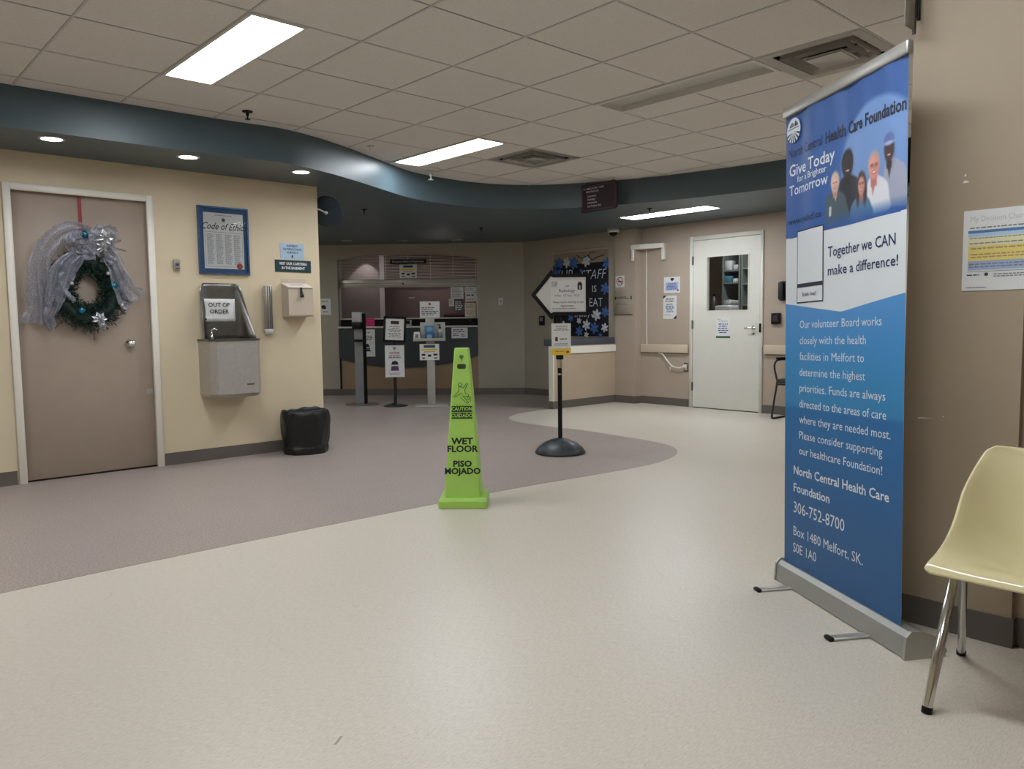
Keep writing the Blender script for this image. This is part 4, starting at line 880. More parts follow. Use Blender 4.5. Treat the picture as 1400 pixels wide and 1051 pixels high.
# ---- grey mask/tissue station
t = thing('hygiene_station', 'pale grey pedestal station holding tissue boxes and a bottle', 'stand', (6.225, 8.39, .0015), -37)
MGS = mat('station_grey', (168, 168, 160), .45, var=.03)
obj('base_plate', MB().bevbox(-.22, .22, -.16, .16, 0, .014, .004, 1), MGS, t)
obj('pole', MB().bevbox(-.05, .055, -.02, .02, .014, 1.0, .004, 1), MGS, t)
obj('neck', MB().bevbox(-.06, .06, -.022, .022, .82, 1.19, .004, 1), MGS, t)
obj('tray', MB().box(-.225, .20, -.10, .0, .872, .884).bevbox(-.13, .20, -.012, .0, .884, 1.12, .003, 1).box(-.225, -.13, -.012, 0, .884, .96).box(-.225, .20, -.10, -.096, .872, .91), MGS, t)
def onst(name, label, cat, x, mk): 
    s_ = math.sin(R(-37)); c_ = math.cos(R(-37)); y = -.054
    q = thing(name, label, cat, (6.225+x*c_-y*s_, 8.39+x*s_+y*c_, .886), -37); mk(q); return q
def mk_box(z0, rgb, w_=.062):
    def f(q):
        obj('carton', MB().bevbox(-w_, w_, -.035, .035, z0, z0+.095, .003, 1), mat('carton_%d' % rgb[2], rgb, .5), q)
        obj('opening', MB().prism([(math.cos(k*math.pi/8)*w_*.6, z0+.05+math.sin(k*math.pi/8)*.03) for k in range(16)], -.0365, -.035), mat('pale_opening', (120, 160, 190), .6), q)
    return f
onst('tissue_box', 'dark blue tissue box, the lower one on the hygiene station', 'box', -.01, mk_box(0, (38, 84, 130)))
onst('tissue_box', 'light blue tissue box stacked on the darker one', 'box', -.01, mk_box(.097, (74, 132, 178)))
def mk_bottle(q):
    obj('bottle_body', MB().lathe([(0, 0), (.028, .002), (.030, .01), (.030, .12), (.018, .145), (.014, .15)], n=18), mat('bottle_white', (175, 178, 178), .35), q)
    obj('label', MB().lathe([(.0305, .03), (.0305, .10)], n=18), mat('bottle_label', (110, 118, 126), .5), q, fix=False)
    obj('pump', MB().lathe([(.016, .15), (.016, .17), (.006, .175), (.006, .20)], n=12).box(-.03, .01, -.008, .008, .195, .207), M_BLACK, q)
onst('pump_bottle', 'white pump bottle with black top on the hygiene station', 'bottle', .13, mk_bottle)
def mk_small(q):
    obj('carton', MB().bevbox(-.038, .038, -.03, .03, 0, .11, .003, 1), M_PAPER, q); obj('print', MB().box(-.02, .02, -.031, -.030, .03, .08), M_INKG, q)
onst('glove_box', 'small white carton at the mirror end of the hygiene station', 'box', -.175, mk_small)
sheet('stand_notice', 'white notice with red crest standing on top of the hygiene station', 'notice', (6.215, 8.375, 1.186), -37, .262, .212, [('d', 'red', .0, .178, .018), ('l', 'mg', -.11, .11, .02, .14, 5)], M_PAPER, .002)
sheet('stand_notice', 'white notice with navy title and yellow bar, low on the hygiene station pole', 'notice', (6.195, 8.372, .62), -37, .258, .215, covid(), M_PAPER, .002)
# ================================================================ WET FLOOR CONE
t = thing('wet_floor_cone', 'lime green four-sided WET FLOOR / PISO MOJADO safety cone', 'safety cone', (2.955, 3.665, .0015), -44)
def sq(hx, z, c=.008, ox=0.): 
    h = hx; return [(-h+c+ox, -h, z), (h-c+ox, -h, z), (h+ox, -h+c, z), (h+ox, h-c, z), (h-c+ox, h, z), (-h+c+ox, h, z), (-h+ox, h-c, z), (-h+ox, -h+c, z)]
def sqtower(rings):
    mb = MB(); vs = []; fs = []
    for r_ in rings: vs += r_
    for i in range(len(rings)-1):
        for k in range(8): fs.append((i*8+k, i*8+(k+1) % 8, (i+1)*8+(k+1) % 8, (i+1)*8+k))
    fs.append(tuple(range(8))); fs.append(tuple((len(rings)-1)*8+k for k in range(8)))
    return mb.add(vs, fs)
obj('base_skirt', sqtower([sq(.142, .0, .012), sq(.145, .004, .014), sq(.145, .042, .014), sq(.138, .056, .014), sq(.112, .060, .012)]), M_GREEN, t)
obj('cone_body', sqtower([sq(.110, .0605, .01), sq(.078, .50, .008), sq(.0435, .945, .006), sq(.040, .952, .006)]), M_GREEN, t)
HS = math.atan2(.110-.0435, .945-.0605)
face = bpy.data.objects.new('front_panel', None); col.objects.link(face); face.parent = t; face.location = (0, -.1105, .0605); face.rotation_euler = (-HS, 0, 0)
prints(face, [('t', 'k', 'WET', .053, 0, .336, 1.12, .035), ('t', 'k', 'FLOOR', .053, 0, .290, 1.08, .035), ('t', 'k', 'PISO', .050, 0, .201, 1.12, .035), ('t', 'k', 'MOJADO', .050, 0, .157, 1.06, .035),
   ('b', 'k', -.062, .062, .512, .548), ('b', 'k', -.062, .062, .472, .508), ('t', 'lime', 'CAUTION', .030, 0, .530, .92, .02), ('t', 'lime', 'CUIDADO', .030, 0, .490, .92, .02)] if ink('lime', (157, 212, 72)) else [], -.001, 'lettering')
mb = MB(); W_ = .0028
for pth in ([(-.018, .665), (.008, .655), (.030, .685), (.036, .680), (.018, .645), (.022, .620), (.038, .618), (.046, .585), (.040, .583), (.028, .606), (.008, .606), (-.002, .625), (-.046, .598), (-.050, .605), (-.018, .637), (-.018, .665)],
            [(-.008, .600), (.034, .560), (.042, .566), (.008, .606)], [(.028, .606), (.055, .600), (.050, .570)]):
    mb.tube([(x, -.0015, z) for x, z in pth], W_*.6, 5)
mb.tube([(-.010+.011*math.cos(k*math.pi/8), -.0015, .675+.011*math.sin(k*math.pi/8)) for k in range(16)], W_*.6, 5, closed=True)
for k in range(5): mb.tube([(-.035+.018*k, -.0015, .556), (-.025+.018*k, -.0015, .550)], W_*.5, 5)
obj('slipping_figure', mb, mat('dark_green_ink', (62, 104, 40), .6), face)
mb = MB().prism([(a, b+.785) for a, b in rrect(.052, .028, .010)], -.0012, -.0005)
obj('hand_slot', mb, mat('slot_shadow', (50, 62, 36), .9), face)
mb = MB()
for k in range(9):
    a = 2*math.pi*k/9; mb.add([(0, -.001, .842), (.013*math.cos(a-.25), -.001, .842+.011*math.sin(a-.25)), (.016*math.cos(a), -.001, .842+.013*math.sin(a)), (.013*math.cos(a+.25), -.001, .842+.011*math.sin(a+.25))], [(0, 1, 2, 3)])
mb.add([(-.002, -.001, .842), (.002, -.001, .842), (.002, -.001, .815), (-.002, -.001, .815)], [(0, 1, 2, 3)])
obj('tree_mark', mb, mat('dark_green_ink', (62, 104, 40)), face, fix=False)

# ================================================================ ARROW SIGN STAND
t = thing('arrow_sign_stand', 'black left-pointing arrow sign on a pole with domed base', 'sign stand', (4.69, 4.52, .0015), -44)
obj('base_dome', MB().lathe([(.205, 0), (.212, .006), (.21, .018), (.185, .052), (.14, .088), (.08, .115), (.03, .128), (0, .128)], n=48), mat('charcoal_rubber', (34, 42, 44), .45, var=.08, scale=20), t)
obj('pole', MB().tube([(0, 0, .12), (0, 0, 1.16)], .0185, 16), M_BLACK, t)
obj('collar', MB().tube([(0, 0, .72), (0, 0, .80)], .021, 16).tube([(0, 0, .66), (0, 0, .675)], .021, 16), M_CHROME, t)
obj('clamp', MB().bevbox(-.03, .03, -.03, .03, .79, .83, .006), M_BLACK, t)
hd = bpy.data.objects.new('arrow_head', None); col.objects.link(hd); hd.parent = t; hd.location = (.0, -.02, 1.327)
out = [(-.235, 0), (-.068, .205), (-.052, .195), (-.052, .172), (.246, .172), (.246, -.172), (-.052, -.172), (-.052, -.195), (-.068, -.205)]
inn = [(-.195, 0), (-.070, .152), (-.066, .150), (-.05, .142), (.218, .142), (.218, -.142), (-.05, -.142), (-.066, -.150), (-.070, -.152)]
mb = MB(); n9 = len(out)
mb.add([(a, -.014, b) for a, b in out]+[(a, -.014, b) for a, b in inn]+[(a, .014, b) for a, b in out]+[(a, -.006, b) for a, b in inn],
       [(i, (i+1) % n9, n9+(i+1) % n9, n9+i) for i in range(n9)]+[(i, 2*n9+i, 2*n9+(i+1) % n9, (i+1) % n9) for i in range(n9)]+[(n9+i, n9+(i+1) % n9, 3*n9+(i+1) % n9, 3*n9+i) for i in range(n9)]+[tuple(range(2*n9, 3*n9))])
obj('frame', mb, M_BLACK, hd)
obj('white_face', MB().prism(inn, -.007, -.005), mat('sign_white', (200, 200, 196), .45, var=.02), hd)
obj('notice', MB().box(-.070, .214, -.009, -.0072, -.132, .118), M_PAPER, hd)
ink('dnav', (34, 42, 96))
prints(hd, [('t', 'dnav', 'Lab', .026, .062, .072), ('t', 'blue', 'Radiology', .034, .062, .032, 1, .008), ('t', 'blue', 'X-Ray   CT Scan   ECG', .024, .062, -.008, .9, .006), ('t', 'k', 'Please report directly to the', .023, .072, -.062, .96, .012), ('t', 'k', 'department.', .023, .066, -.092, 1, .012),
   ('l', 'g', -.06, .20, -.122, -.108, 1), ('p', 'lg', [(-.066, .112), (-.016, .112), (-.016, .062), (-.066, .062)]), ('p', 'k', [(-.024, .098), (-.018, .100), (-.034, .076), (-.040, .074)]), ('b', 'k', .150, .188, .040, .086), ('d', 'k', .169, .084, .019), ('b', 'lg', .163, .175, .045, .075), ('l', 'tan', .155, .183, .104, .112, 1)] if ink('lg', (176, 178, 180)) else [], -.009, 'lettering')
sheet('stand_notice', 'white notice with yellow foot hung on the arrow sign pole', 'notice', (4.665, 4.477, .83), -44, .16, .262,
   [('b', 'yel', -.08, .08, 0, .055), ('l', 'g', -.06, .065, .20, .245, 3, 1), ('b', 'mg', -.05, -.028, .115, .15), ('l', 'mg', -.01, .055, .125, .142, 1), ('l', 'tan', -.05, .03, .02, .038, 1), ('b', 'red', .04, .065, .018, .034), ('l', 'g', -.06, .06, .075, .10, 2, 1)], M_PAPER, .0015)

# ================================================================ ROLL-UP BANNER
t = thing('rollup_banner', 'tall blue roll-up banner of a health care foundation on an aluminium base', 'banner', (3.02, 1.60, 0), -122.08)
bs = MB().prism([(-.032, .004), (.10, .004), (.115, .02), (.09, .06), (.03, .085), (-.010, .088), (-.026, .072)], -.012, .79, plane='yz')
obj('base_cassette', bs, mat('banner_aluminium', (158, 158, 154), .38, metal=.55, var=.03), t)
obj('end_cap', MB().prism([(-.037, .0), (.105, .0), (.12, .02), (.095, .064), (.033, .09), (-.012, .093), (-.031, .075)], .79, .80, plane='yz'), M_ALU, t)
obj('end_cap', MB().prism([(-.037, .0), (.105, .0), (.12, .02), (.095, .064), (.033, .09), (-.012, .093), (-.031, .075)], -.022, -.012, plane='yz'), M_ALU, t)
for x in (.10, .60):
    obj('foot', MB().bevbox(x-.018, x+.018, -.165, .18, 0, .010, .003, 1), M_ALU, t); obj('foot_cap', MB().bevbox(x-.020, x+.020, -.185, -.165, 0, .014, .004, 1), M_BLACK, t)
gp = bpy.data.objects.new('graphic_panel', None); col.objects.link(gp); gp.parent = t
Mt = Matrix.Translation((.385, 0, .07))@Matrix.Rotation(R(-1.4), 4, 'Y')@Matrix.Translation((-.385, 0, -.07)); gp.matrix_local = Mt
GW, GZ0, GZ1 = .733, .055, 1.935
# soft waves of the fabric
def wav(u, z): return .0035*math.sin(u*17+.8)*max(0, min(1, (z-.3)/1.2))+.002*math.sin(u*41+z*1.7)*max(0, (z-.9))
def gm(name, cols, zs):
    m = bpy.data.materials.new(name); m.use_nodes = True; nt = m.node_tree; b = nt.nodes['Principled BSDF']
    tc = nt.nodes.new('ShaderNodeTexCoord'); sp = nt.nodes.new('ShaderNodeSeparateXYZ'); nt.links.new(tc.outputs['Object'], sp.inputs[0])
    mr = nt.nodes.new('ShaderNodeMapRange'); mr.inputs['From Min'].default_value = zs[0]; mr.inputs['From Max'].default_value = zs[-1]; nt.links.new(sp.outputs['Z'], mr.inputs['Value'])
    r = nt.nodes.new('ShaderNodeValToRGB'); e = r.color_ramp.elements; ps = [(z-zs[0])/(zs[-1]-zs[0]) for z in zs]
    e[0].position = 0; e[0].color = lin(cols[0]); e[1].position = 1; e[1].color = lin(cols[-1])
    for c, p in list(zip(cols, ps))[1:-1]: k = e.new(p); k.color = lin(c)
    nt.links.new(mr.outputs['Result'], r.inputs['Fac']); nt.links.new(r.outputs['Color'], b.inputs['Base Color']); b.inputs['Roughness'].default_value = .42; b.inputs['Specular IOR Level'].default_value = .5
    return m
M_BLO = gm('banner_lower_print', [(26, 82, 130), (28, 88, 140), (34, 100, 154), (30, 98, 154), (46, 122, 172), (50, 128, 182), (60, 132, 190), (78, 138, 198)], [.05, .40, .68, .745, .765, .9, 1.02, 1.18])
def strip(u0, u1, zf0, zf1, m_, name, nu=60, nz=20, off=0.):
    vs = []
    for j in range(nz+1):
        for i in range(nu+1):
            u = u0+(u1-u0)*i/nu; a, b_ = zf0(u), zf1(u); z = a+(b_-a)*j/nz; vs.append((u, wav(u, z)-off, z))
    return obj(name, MB().add(vs, [(j*(nu+1)+i, j*(nu+1)+i+1, (j+1)*(nu+1)+i+1, (j+1)*(nu+1)+i) for j in range(nz) for i in range(nu)], 0, True), m_, gp, fix=False)
vee = lambda u: 1.175-(.047*(u/.385) if u < .385 else .047*((GW-u)/(GW-.385)))
arcw = lambda u: 1.442+.006*math.sin(math.pi*u/GW)*-1
strip(0, GW, lambda u: GZ0, vee, M_BLO, 'lower_print', 60, 40)
strip(0, GW, vee, arcw, mat('banner_white_print', (205, 210, 214), .42, var=.01), 'white_band', 60, 12)
# upper print : blue field, pale disc and a group portrait, painted per vertex (flat print)
NU, NZ_ = 330, 224; U = np.linspace(0, GW, NU+1)[None, :]; Z = np.linspace(0, 1, NZ_+1)[:, None]*(GZ1-1.4385)+1.4385; U = U+0*Z; Z = Z+0*U
C = np.zeros(U.shape+(3,)); tt = np.clip((Z-1.44)/.5, 0, 1)[..., None]
C[:] = np.array((38, 84, 152))*(1-tt)+np.array((50, 86, 146))*tt
def S_(d, w=.0022): return np.clip(.5-d/w/2, 0, 1)[..., None]
def ell(cu, cz, ru, rz, rot=0.):
    a, b = U-cu, Z-cz; c, s = math.cos(rot), math.sin(rot); x, y = a*c+b*s, -a*s+b*c
    return (np.sqrt((x/ru)**2+(y/rz)**2)-1)*min(ru, rz)
def paint(d, rgb, w=.0022, al=1.):
    global C
    m_ = S_(d, w)*al; C = C*(1-m_)+np.array(rgb, float)*m_
def polyd(pts):
    x, z = U, Z; n_ = len(pts); ins = np.zeros(x.shape, bool); dmin = np.full(x.shape, 9.)
    for i in range(n_):
        (x0, z0), (x1, z1) = pts[i], pts[(i+1) % n_]
        c_ = ((z0 > z) != (z1 > z)) & (x < (x1-x0)*(z-z0)/((z1-z0) or 1e-9)+x0); ins ^= c_
        dx, dz = x1-x0, z1-z0; q_ = np.clip(((x-x0)*dx+(z-z0)*dz)/(dx*dx+dz*dz+1e-12), 0, 1); dmin = np.minimum(dmin, np.hypot(x-x0-q_*dx, z-z0-q_*dz))
    return np.where(ins, -dmin, dmin)
disc_c = (.585, 1.645, .205); paint(ell(disc_c[0], disc_c[1], disc_c[2], .197), (104, 138, 190), .010)
C = C*(1-(S_(-(Z-1.56), .12)*0))
def body(pts, rgb, shade=None):
    q_ = catmull([(a, b, 0) for a, b in pts+[pts[0]]], 5); paint(polyd([(p.x, p.y) for p in q_]), rgb, .004)
def face_(cu, cz, ru, rz, skin, hair, dark, hairoff=(0, .006), hs=1.18, glasses=False, teeth=True, long=False):
    paint(ell(cu+hairoff[0], cz+hairoff[1], ru*hs, rz*hs), hair, .005)
    if long:
        paint(ell(cu-ru*.95, cz-rz*.8, ru*.5, rz*1.2), hair, .005); paint(ell(cu+ru*.95, cz-rz*.8, ru*.5, rz*1.2), hair, .005)
    paint(polyd([(cu-ru*.45, cz-rz*.5), (cu+ru*.45, cz-rz*.5), (cu+ru*.55, cz-rz*1.6), (cu-ru*.55, cz-rz*1.6)]), dark, .004)
    paint(ell(cu, cz-rz*.08, ru*.92, rz*.96), skin, .004)
    paint(ell(cu+ru*.45, cz-rz*.15, ru*.35, rz*.6), dark, .02, .45); paint(ell(cu-ru*.2, cz+rz*.35, ru*.45, rz*.3), tuple(min(255, v*1.18) for v in skin), .02, .5)
    for s in (-1, 1):
        paint(ell(cu+s*ru*.38, cz+rz*.12, ru*.14, rz*.055), (30, 26, 26), .002); paint(ell(cu+s*ru*.38, cz+rz*.27, ru*.22, rz*.04), hair if hair != (205, 196, 180) else dark, .003, .7)
        if glasses: paint(np.abs(ell(cu+s*ru*.38, cz+rz*.10, ru*.30, rz*.17))-.0006, (70, 60, 62), .0015)
    paint(ell(cu, cz-rz*.15, ru*.12, rz*.14), dark, .004, .6)
    paint(ell(cu, cz-rz*.47, ru*.36, rz*.10), (150, 70, 70) if sum(skin) > 300 else (90, 40, 40), .003)
    if teeth: paint(ell(cu, cz-rz*.45, ru*.27, rz*.055), (238, 234, 228), .002)
# back row
body([(.628, 1.47), (.625, 1.56), (.633, 1.60), (.665, 1.62), (.70, 1.605), (.73, 1.57), (.74, 1.46)], (148, 152, 172))
paint(polyd([(.641, 1.61), (.666, 1.61), (.655, 1.555)]), (60, 42, 36), .003)
face_(.652, 1.650, .0215, .037, (70, 50, 44), (38, 34, 36), (48, 34, 30), (0, .004), 1.08)
paint(ell(.651, 1.684, .0245, .021), (86, 104, 158), .004); paint(ell(.651, 1.672, .0240, .006), (150, 164, 200), .003)
body([(.372, 1.47), (.366, 1.57), (.38, 1.605), (.41, 1.618), (.45, 1.608), (.478, 1.59), (.492, 1.54), (.49, 1.47)], (30, 34, 44))
face_(.415, 1.652, .029, .043, (46, 36, 33), (20, 18, 20), (32, 25, 24), (0, .008), 1.12)
body([(.540, 1.455), (.535, 1.54), (.548, 1.574), (.575, 1.586), (.61, 1.572), (.645, 1.545), (.655, 1.50), (.655, 1.455)], (206, 208, 214))
paint(polyd([(.553, 1.585), (.592, 1.585), (.568, 1.515)]), (186, 108, 108), .003)
face_(.573, 1.612, .029, .041, (206, 138, 126), (160, 152, 150), (170, 104, 96), (0, .009), 1.10, glasses=True)
# front row
body([(.288, 1.45), (.288, 1.53), (.302, 1.562), (.345, 1.574), (.39, 1.558), (.412, 1.52), (.42, 1.45)], (66, 82, 92))
paint(polyd([(.328, 1.575), (.362, 1.575), (.350, 1.535)]), (196, 160, 146), .003); paint(polyd([(.310, 1.52), (.324, 1.52), (.322, 1.485), (.308, 1.485)]), (190, 198, 204), .002)
face_(.345, 1.600, .021, .031, (208, 168, 152), (196, 182, 158), (172, 128, 112), (0, .007), 1.2)
body([(.430, 1.45), (.434, 1.495), (.462, 1.522), (.50, 1.53), (.535, 1.52), (.558, 1.49), (.562, 1.45)], (72, 112, 146))
face_(.503, 1.563, .0225, .033, (196, 140, 122), (48, 30, 28), (156, 100, 86), (0, .007), 1.22, long=True)
fade = np.clip((1.492-Z)/.05, 0, 1)[..., None]; C = C*(1-fade)+np.array((38, 82, 150))*fade
C = np.clip(C, 0, 255)/255.; Cl = np.where(C <= .04045, C/12.92, ((C+.055)/1.055)**2.4)
nv = (NU+1)*(NZ_+1); co = np.zeros((NZ_+1, NU+1, 3)); co[..., 0] = U; co[..., 2] = Z
co[..., 1] = np.vectorize(wav)(U, Z)
idx = np.arange(nv).reshape(NZ_+1, NU+1); fa = np.stack([idx[:-1, :-1], idx[:-1, 1:], idx[1:, 1:], idx[1:, :-1]], -1).reshape(-1, 4)
me = bpy.data.meshes.new('upper_print'); me.from_pydata(co.reshape(-1, 3).tolist(), [], fa.tolist())
ca = me.color_attributes.new('colour', 'FLOAT_COLOR', 'POINT'); ca.data.foreach_set('color', np.concatenate([Cl.reshape(-1, 3), np.ones((nv, 1))], 1).astype(np.float32).ravel())
m = bpy.data.materials.new('banner_upper_print'); m.use_nodes = True; nt = m.node_tree; at = nt.nodes.new('ShaderNodeAttribute'); at.attribute_name = 'colour'
nt.links.new(at.outputs['Color'], nt.nodes['Principled BSDF'].inputs['Base Color']); nt.nodes['Principled BSDF'].inputs['Roughness'].default_value = .42
me.materials.append(m); me.polygons.foreach_set('use_smooth', [True]*len(me.polygons)); o = bpy.data.objects.new('upper_print', me); col.objects.link(o); o.parent = gp
strip(0, GW, lambda u: GZ0, lambda u: GZ1, mat('banner_back', (190, 190, 188), .5), 'back_cloth', 60, 20, off=-.0012)
obj('top_rail', MB().bevbox(-.008, GW+.012, -.011, .014, GZ1-.006, GZ1+.036, .005), M_ALU, gp)
obj('support_pole', MB().tube([(.37, .03, .02), (.37, .03, GZ1+.01)], .009, 10), M_ALU, gp)
# lettering, bent to the cloth
def btext(txt, cap, u0, z, u1, m_, bold=.0, name='lettering', size=None):
    """txt fitted between u0 and u1 with capital height cap, vertical centre z"""
    sz = cap/.73; mb = text_mb(txt, sz, 0, 0, 0, 1, bold, 'LEFT'); xs = [v[0] for v in mb.v]; x0, x1 = min(xs), max(xs); k = (u1-u0)/(x1-x0)
    mb.v = [((v[0]-x0)*k+u0, 0, v[2]+z) for v in mb.v]; mb.v = [(a, wav(a, c)-.0012, c) for a, b_, c in mb.v]
    return obj(name, mb, m_, gp, fix=False)
M_BW = mat('banner_white_ink', (206, 214, 224), .45, var=0); M_BD = mat('banner_navy_ink', (26, 30, 52), .45, var=0); M_BT = mat('banner_dark_blue_ink', (28, 44, 84), .45, var=0)
btext('North Central', .040, .022, 1.778, .265, M_BD, .004); btext('Health Care Foundation', .044, .285, 1.778, .728, M_BD, .03)
btext('Give Today', .048, .028, 1.708, .345, M_BW, .012); btext('for a Brighter', .026, .085, 1.668, .292, M_BW, .006); btext('Tomorrow', .042, .028, 1.628, .302, M_BW, .010)
btext('www.nchcf.ca', .026, .020, 1.505, .262, M_BD, .01)
btext('Together we CAN', .040, .305, 1.352, .688, M_BT, .008); btext('make a difference!', .038, .305, 1.282, .700, M_BT, .008)
for k, (s_, e_) in enumerate((('Our volunteer Board works', .623), ('closely with the health', .538), ('facilities in Melfort to', .528), ('determine the highest', .535), ('priorities. Funds are always', .645), ('directed to the areas of care', .650), ('where they are needed most.', .673), ('Please consider supporting', .632), ('our healthcare Foundation!', .632))):
    btext(s_, .033, .112, 1.086-.0636*k, e_, M_BW, .0)
btext('North Central Health Care', .036, .072, .492, .668, M_BW, .014); btext('Foundation', .036, .072, .420, .325, M_BW, .014)
btext('306-752-8700', .048, .073, .338, .420, M_BW, .002); btext('Box 1480 Melfort, SK.', .040, .073, .240, .530, M_BW, .0); btext('S0E 1A0', .040, .070, .170, .238, M_BW, .0)
# phone outline, empty screen
def bpoly(pts, m_, name, off=.001):
    return obj(name, MB().add([(a, wav(a, b)-off, b) for a, b in pts], [tuple(range(len(pts)))]), m_, gp, fix=False)
def brect(a, b, c, d_, m_, name, off): strip(a, b, lambda u: c, lambda u: d_, m_, name, 14, 6, off)
brect(.088, .278, 1.172, 1.462, M_BD, 'phone_border', .0012); brect(.093, .273, 1.177, 1.457, mat('banner_white_print', (205, 210, 214)), 'phone_screen', .0018)
brect(.093, .273, 1.234, 1.250, M_BD, 'phone_bar', .0024); btext('Scan me!', .016, .13, 1.206, .234, M_BD, .004).location = (0, -.0025, 0)
# round emblem: pale disc with dark radiating field lines and a small town over them
mb = MB(); lc = (.062, 1.868); lr = .050
obj('emblem_disc', MB().add([(lc[0]+lr*math.cos(k*math.pi/20), -.0018+wav(lc[0], lc[1])-.002, lc[1]+lr*.98*math.sin(k*math.pi/20)) for k in range(40)], [tuple(range(40))]), M_BW, gp, fix=False)
yy = -.0045+wav(lc[0], lc[1])
for a in (198, 222, 248, 270, 292, 318, 342):
    c_, s_ = math.cos(R(a)), math.sin(R(a)); p0 = (lc[0]+.006*c_, lc[1]-.004+.006*s_); L_ = .042; wd = .0045
    mb.add([(p0[0], yy, p0[1]), (p0[0]+c_*L_-s_*wd, yy, p0[1]+s_*L_+c_*wd), (p0[0]+c_*L_+s_*wd, yy, p0[1]+s_*L_-c_*wd)], [(0, 1, 2)])
for x, w_, h_ in ((-.028, .008, .008), (-.016, .010, .016), (-.002, .008, .012), (.010, .012, .018), (.024, .008, .009)):
    mb.add([(lc[0]+x, yy, lc[1]+.014), (lc[0]+x+w_, yy, lc[1]+.014), (lc[0]+x+w_, yy, lc[1]+.014+h_), (lc[0]+x+w_/2, yy, lc[1]+.018+h_), (lc[0]+x, yy, lc[1]+.014+h_)], [(0, 1, 2, 3, 4)])
mb.add([(lc[0]-.040, yy, lc[1]+.006), (lc[0]+.040, yy, lc[1]+.006), (lc[0]+.040, yy, lc[1]+.009), (lc[0]-.040, yy, lc[1]+.009)], [(0, 1, 2, 3)])
obj('emblem_drawing', mb, M_BD, gp, fix=False)

# ================================================================ YELLOW CHAIR
t = thing('shell_chair', 'glossy pale yellow moulded shell chair with chrome legs beside the banner', 'chair', (2.30, .545, 0), -90)
# local: x right (= -Y world), y back (= +X world); seat front at y=0
mb = MB(); NS, NT = 40, 32
mid = catmull([(0.0, 0, .385), (.015, 0, .402), (.06, 0, .405), (.16, 0, .388), (.27, 0, .378), (.335, 0, .395), (.375, 0, .45), (.405, 0, .53), (.43, 0, .62), (.450, 0, .70)], 1)
mid = catmull([tuple(p) for p in mid], 5)
edg = catmull([(-.012, 0, .390), (.005, 0, .412), (.05, 0, .428), (.12, 0, .455), (.19, 0, .490), (.255, 0, .535), (.31, 0, .59), (.355, 0, .635), (.39, 0, .672), (.422, 0, .705)], 1)
edg = catmull([tuple(p) for p in edg], 5)
N = min(len(mid), len(edg)); vs = []
for i in range(N):
    f_ = i/(N-1); hw_ = .255-.012*math.sin(math.pi*min(1, f_*1.6))-.035*max(0, (f_-.55)/.45)**1.5
    if f_ > .93: hw_ -= .022*((f_-.93)/.07)**2
    if f_ < .06: hw_ -= .02*(1-f_/.06)**2
    for k in range(NT+1):
        u = -1+2*k/NT; w_ = abs(u)**3.2
        p = mid[i]*(1-w_)+edg[i]*w_
        vs.append((u*hw_, p.x, p.z))
mb.add(vs, [(i*(NT+1)+k, i*(NT+1)+k+1, (i+1)*(NT+1)+k+1, (i+1)*(NT+1)+k) for i in range(N-1) for k in range(NT)], 0, True)
o = obj('seat_shell', mb, mat('pale_yellow_plastic', (212, 201, 158), .22, var=.03, scale=3, coat=.3), t); s_ = o.modifiers.new('s', 'SOLIDIFY'); s_.thickness = .011; s_.offset = 0
bv = o.modifiers.new('b', 'BEVEL'); bv.width = .004; bv.segments = 2; bv.limit_method = 'ANGLE'; bv.angle_limit = R(50)
for sx in (-1, 1):
    obj('leg', MB().tube([(sx*.190, .10, .386), (sx*.195, .06, .375), (sx*.222, -.035, .018)], .0135, 14), M_CHROME, t)
    obj('leg', MB().tube([(sx*.190, .13, .384), (sx*.20, .15, .375), (sx*.285, .44, .012)], .0125, 14), M_CHROME, t)
    obj('foot_cap', MB().tube([(sx*.2218, -.0335, .018), (sx*.223, -.0375, 0)], .0145, 12), M_BLACK, t); obj('foot_cap', MB().tube([(sx*.284, .436, .018), (sx*.288, .448, 0)], .0145, 12), M_BLACK, t)
    obj('side_rail', MB().tube([(sx*.19, .06, .370), (sx*.19, .30, .366)], .010, 8), M_CHROME, t)
obj('cross_rail', MB().tube([(-.19, .12, .372), (.19, .12, .372)], .010, 8).tube([(-.19, .28, .366), (.19, .28, .366)], .010, 8), M_CHROME, t)

# ================================================================ DARK SLED CHAIR behind the banner
t = thing('sled_chair', 'dark metal sled-base armchair mostly behind the blue banner', 'chair', (7.915, 4.10, 0), -90)
for sx in (-1, 1):
    x = sx*.27
    obj('side_frame', MB().tube([tuple(v) for v in catmull([(x, .40, .012), (x, .20, .012), (x, .03, .012), (x, .0, .04), (x, .04, .20), (x, .10, .40), (x, .085, .46), (x, .04, .57), (x, .055, .63), (x, .12, .655), (x, .30, .655), (x, .40, .64)], 5)], .011, 10), M_BLACKM, t)
    obj('armrest', MB().bevbox(x-.022, x+.022, .10, .36, .664, .685, .008), M_BLACK, t)
obj('seat', MB().bevbox(-.25, .25, .03, .40, .40, .45, .02), mat('charcoal_fabric', (52, 50, 52), .85), t)
obj('backrest', MB().bevbox(-.25, .25, .37, .41, .48, .84, .018), mat('charcoal_fabric', (52, 50, 52)), t)
obj('seat_rail', MB().tube([(-.27, .09, .385), (.27, .09, .385)], .010, 8).tube([(-.27, .40, .012), (.27, .40, .012)], .010, 8).tube([(-.25, .40, .64), (-.25, .395, .50)], .009, 8).tube([(.25, .40, .64), (.25, .395, .50)], .009, 8), M_BLACKM, t)

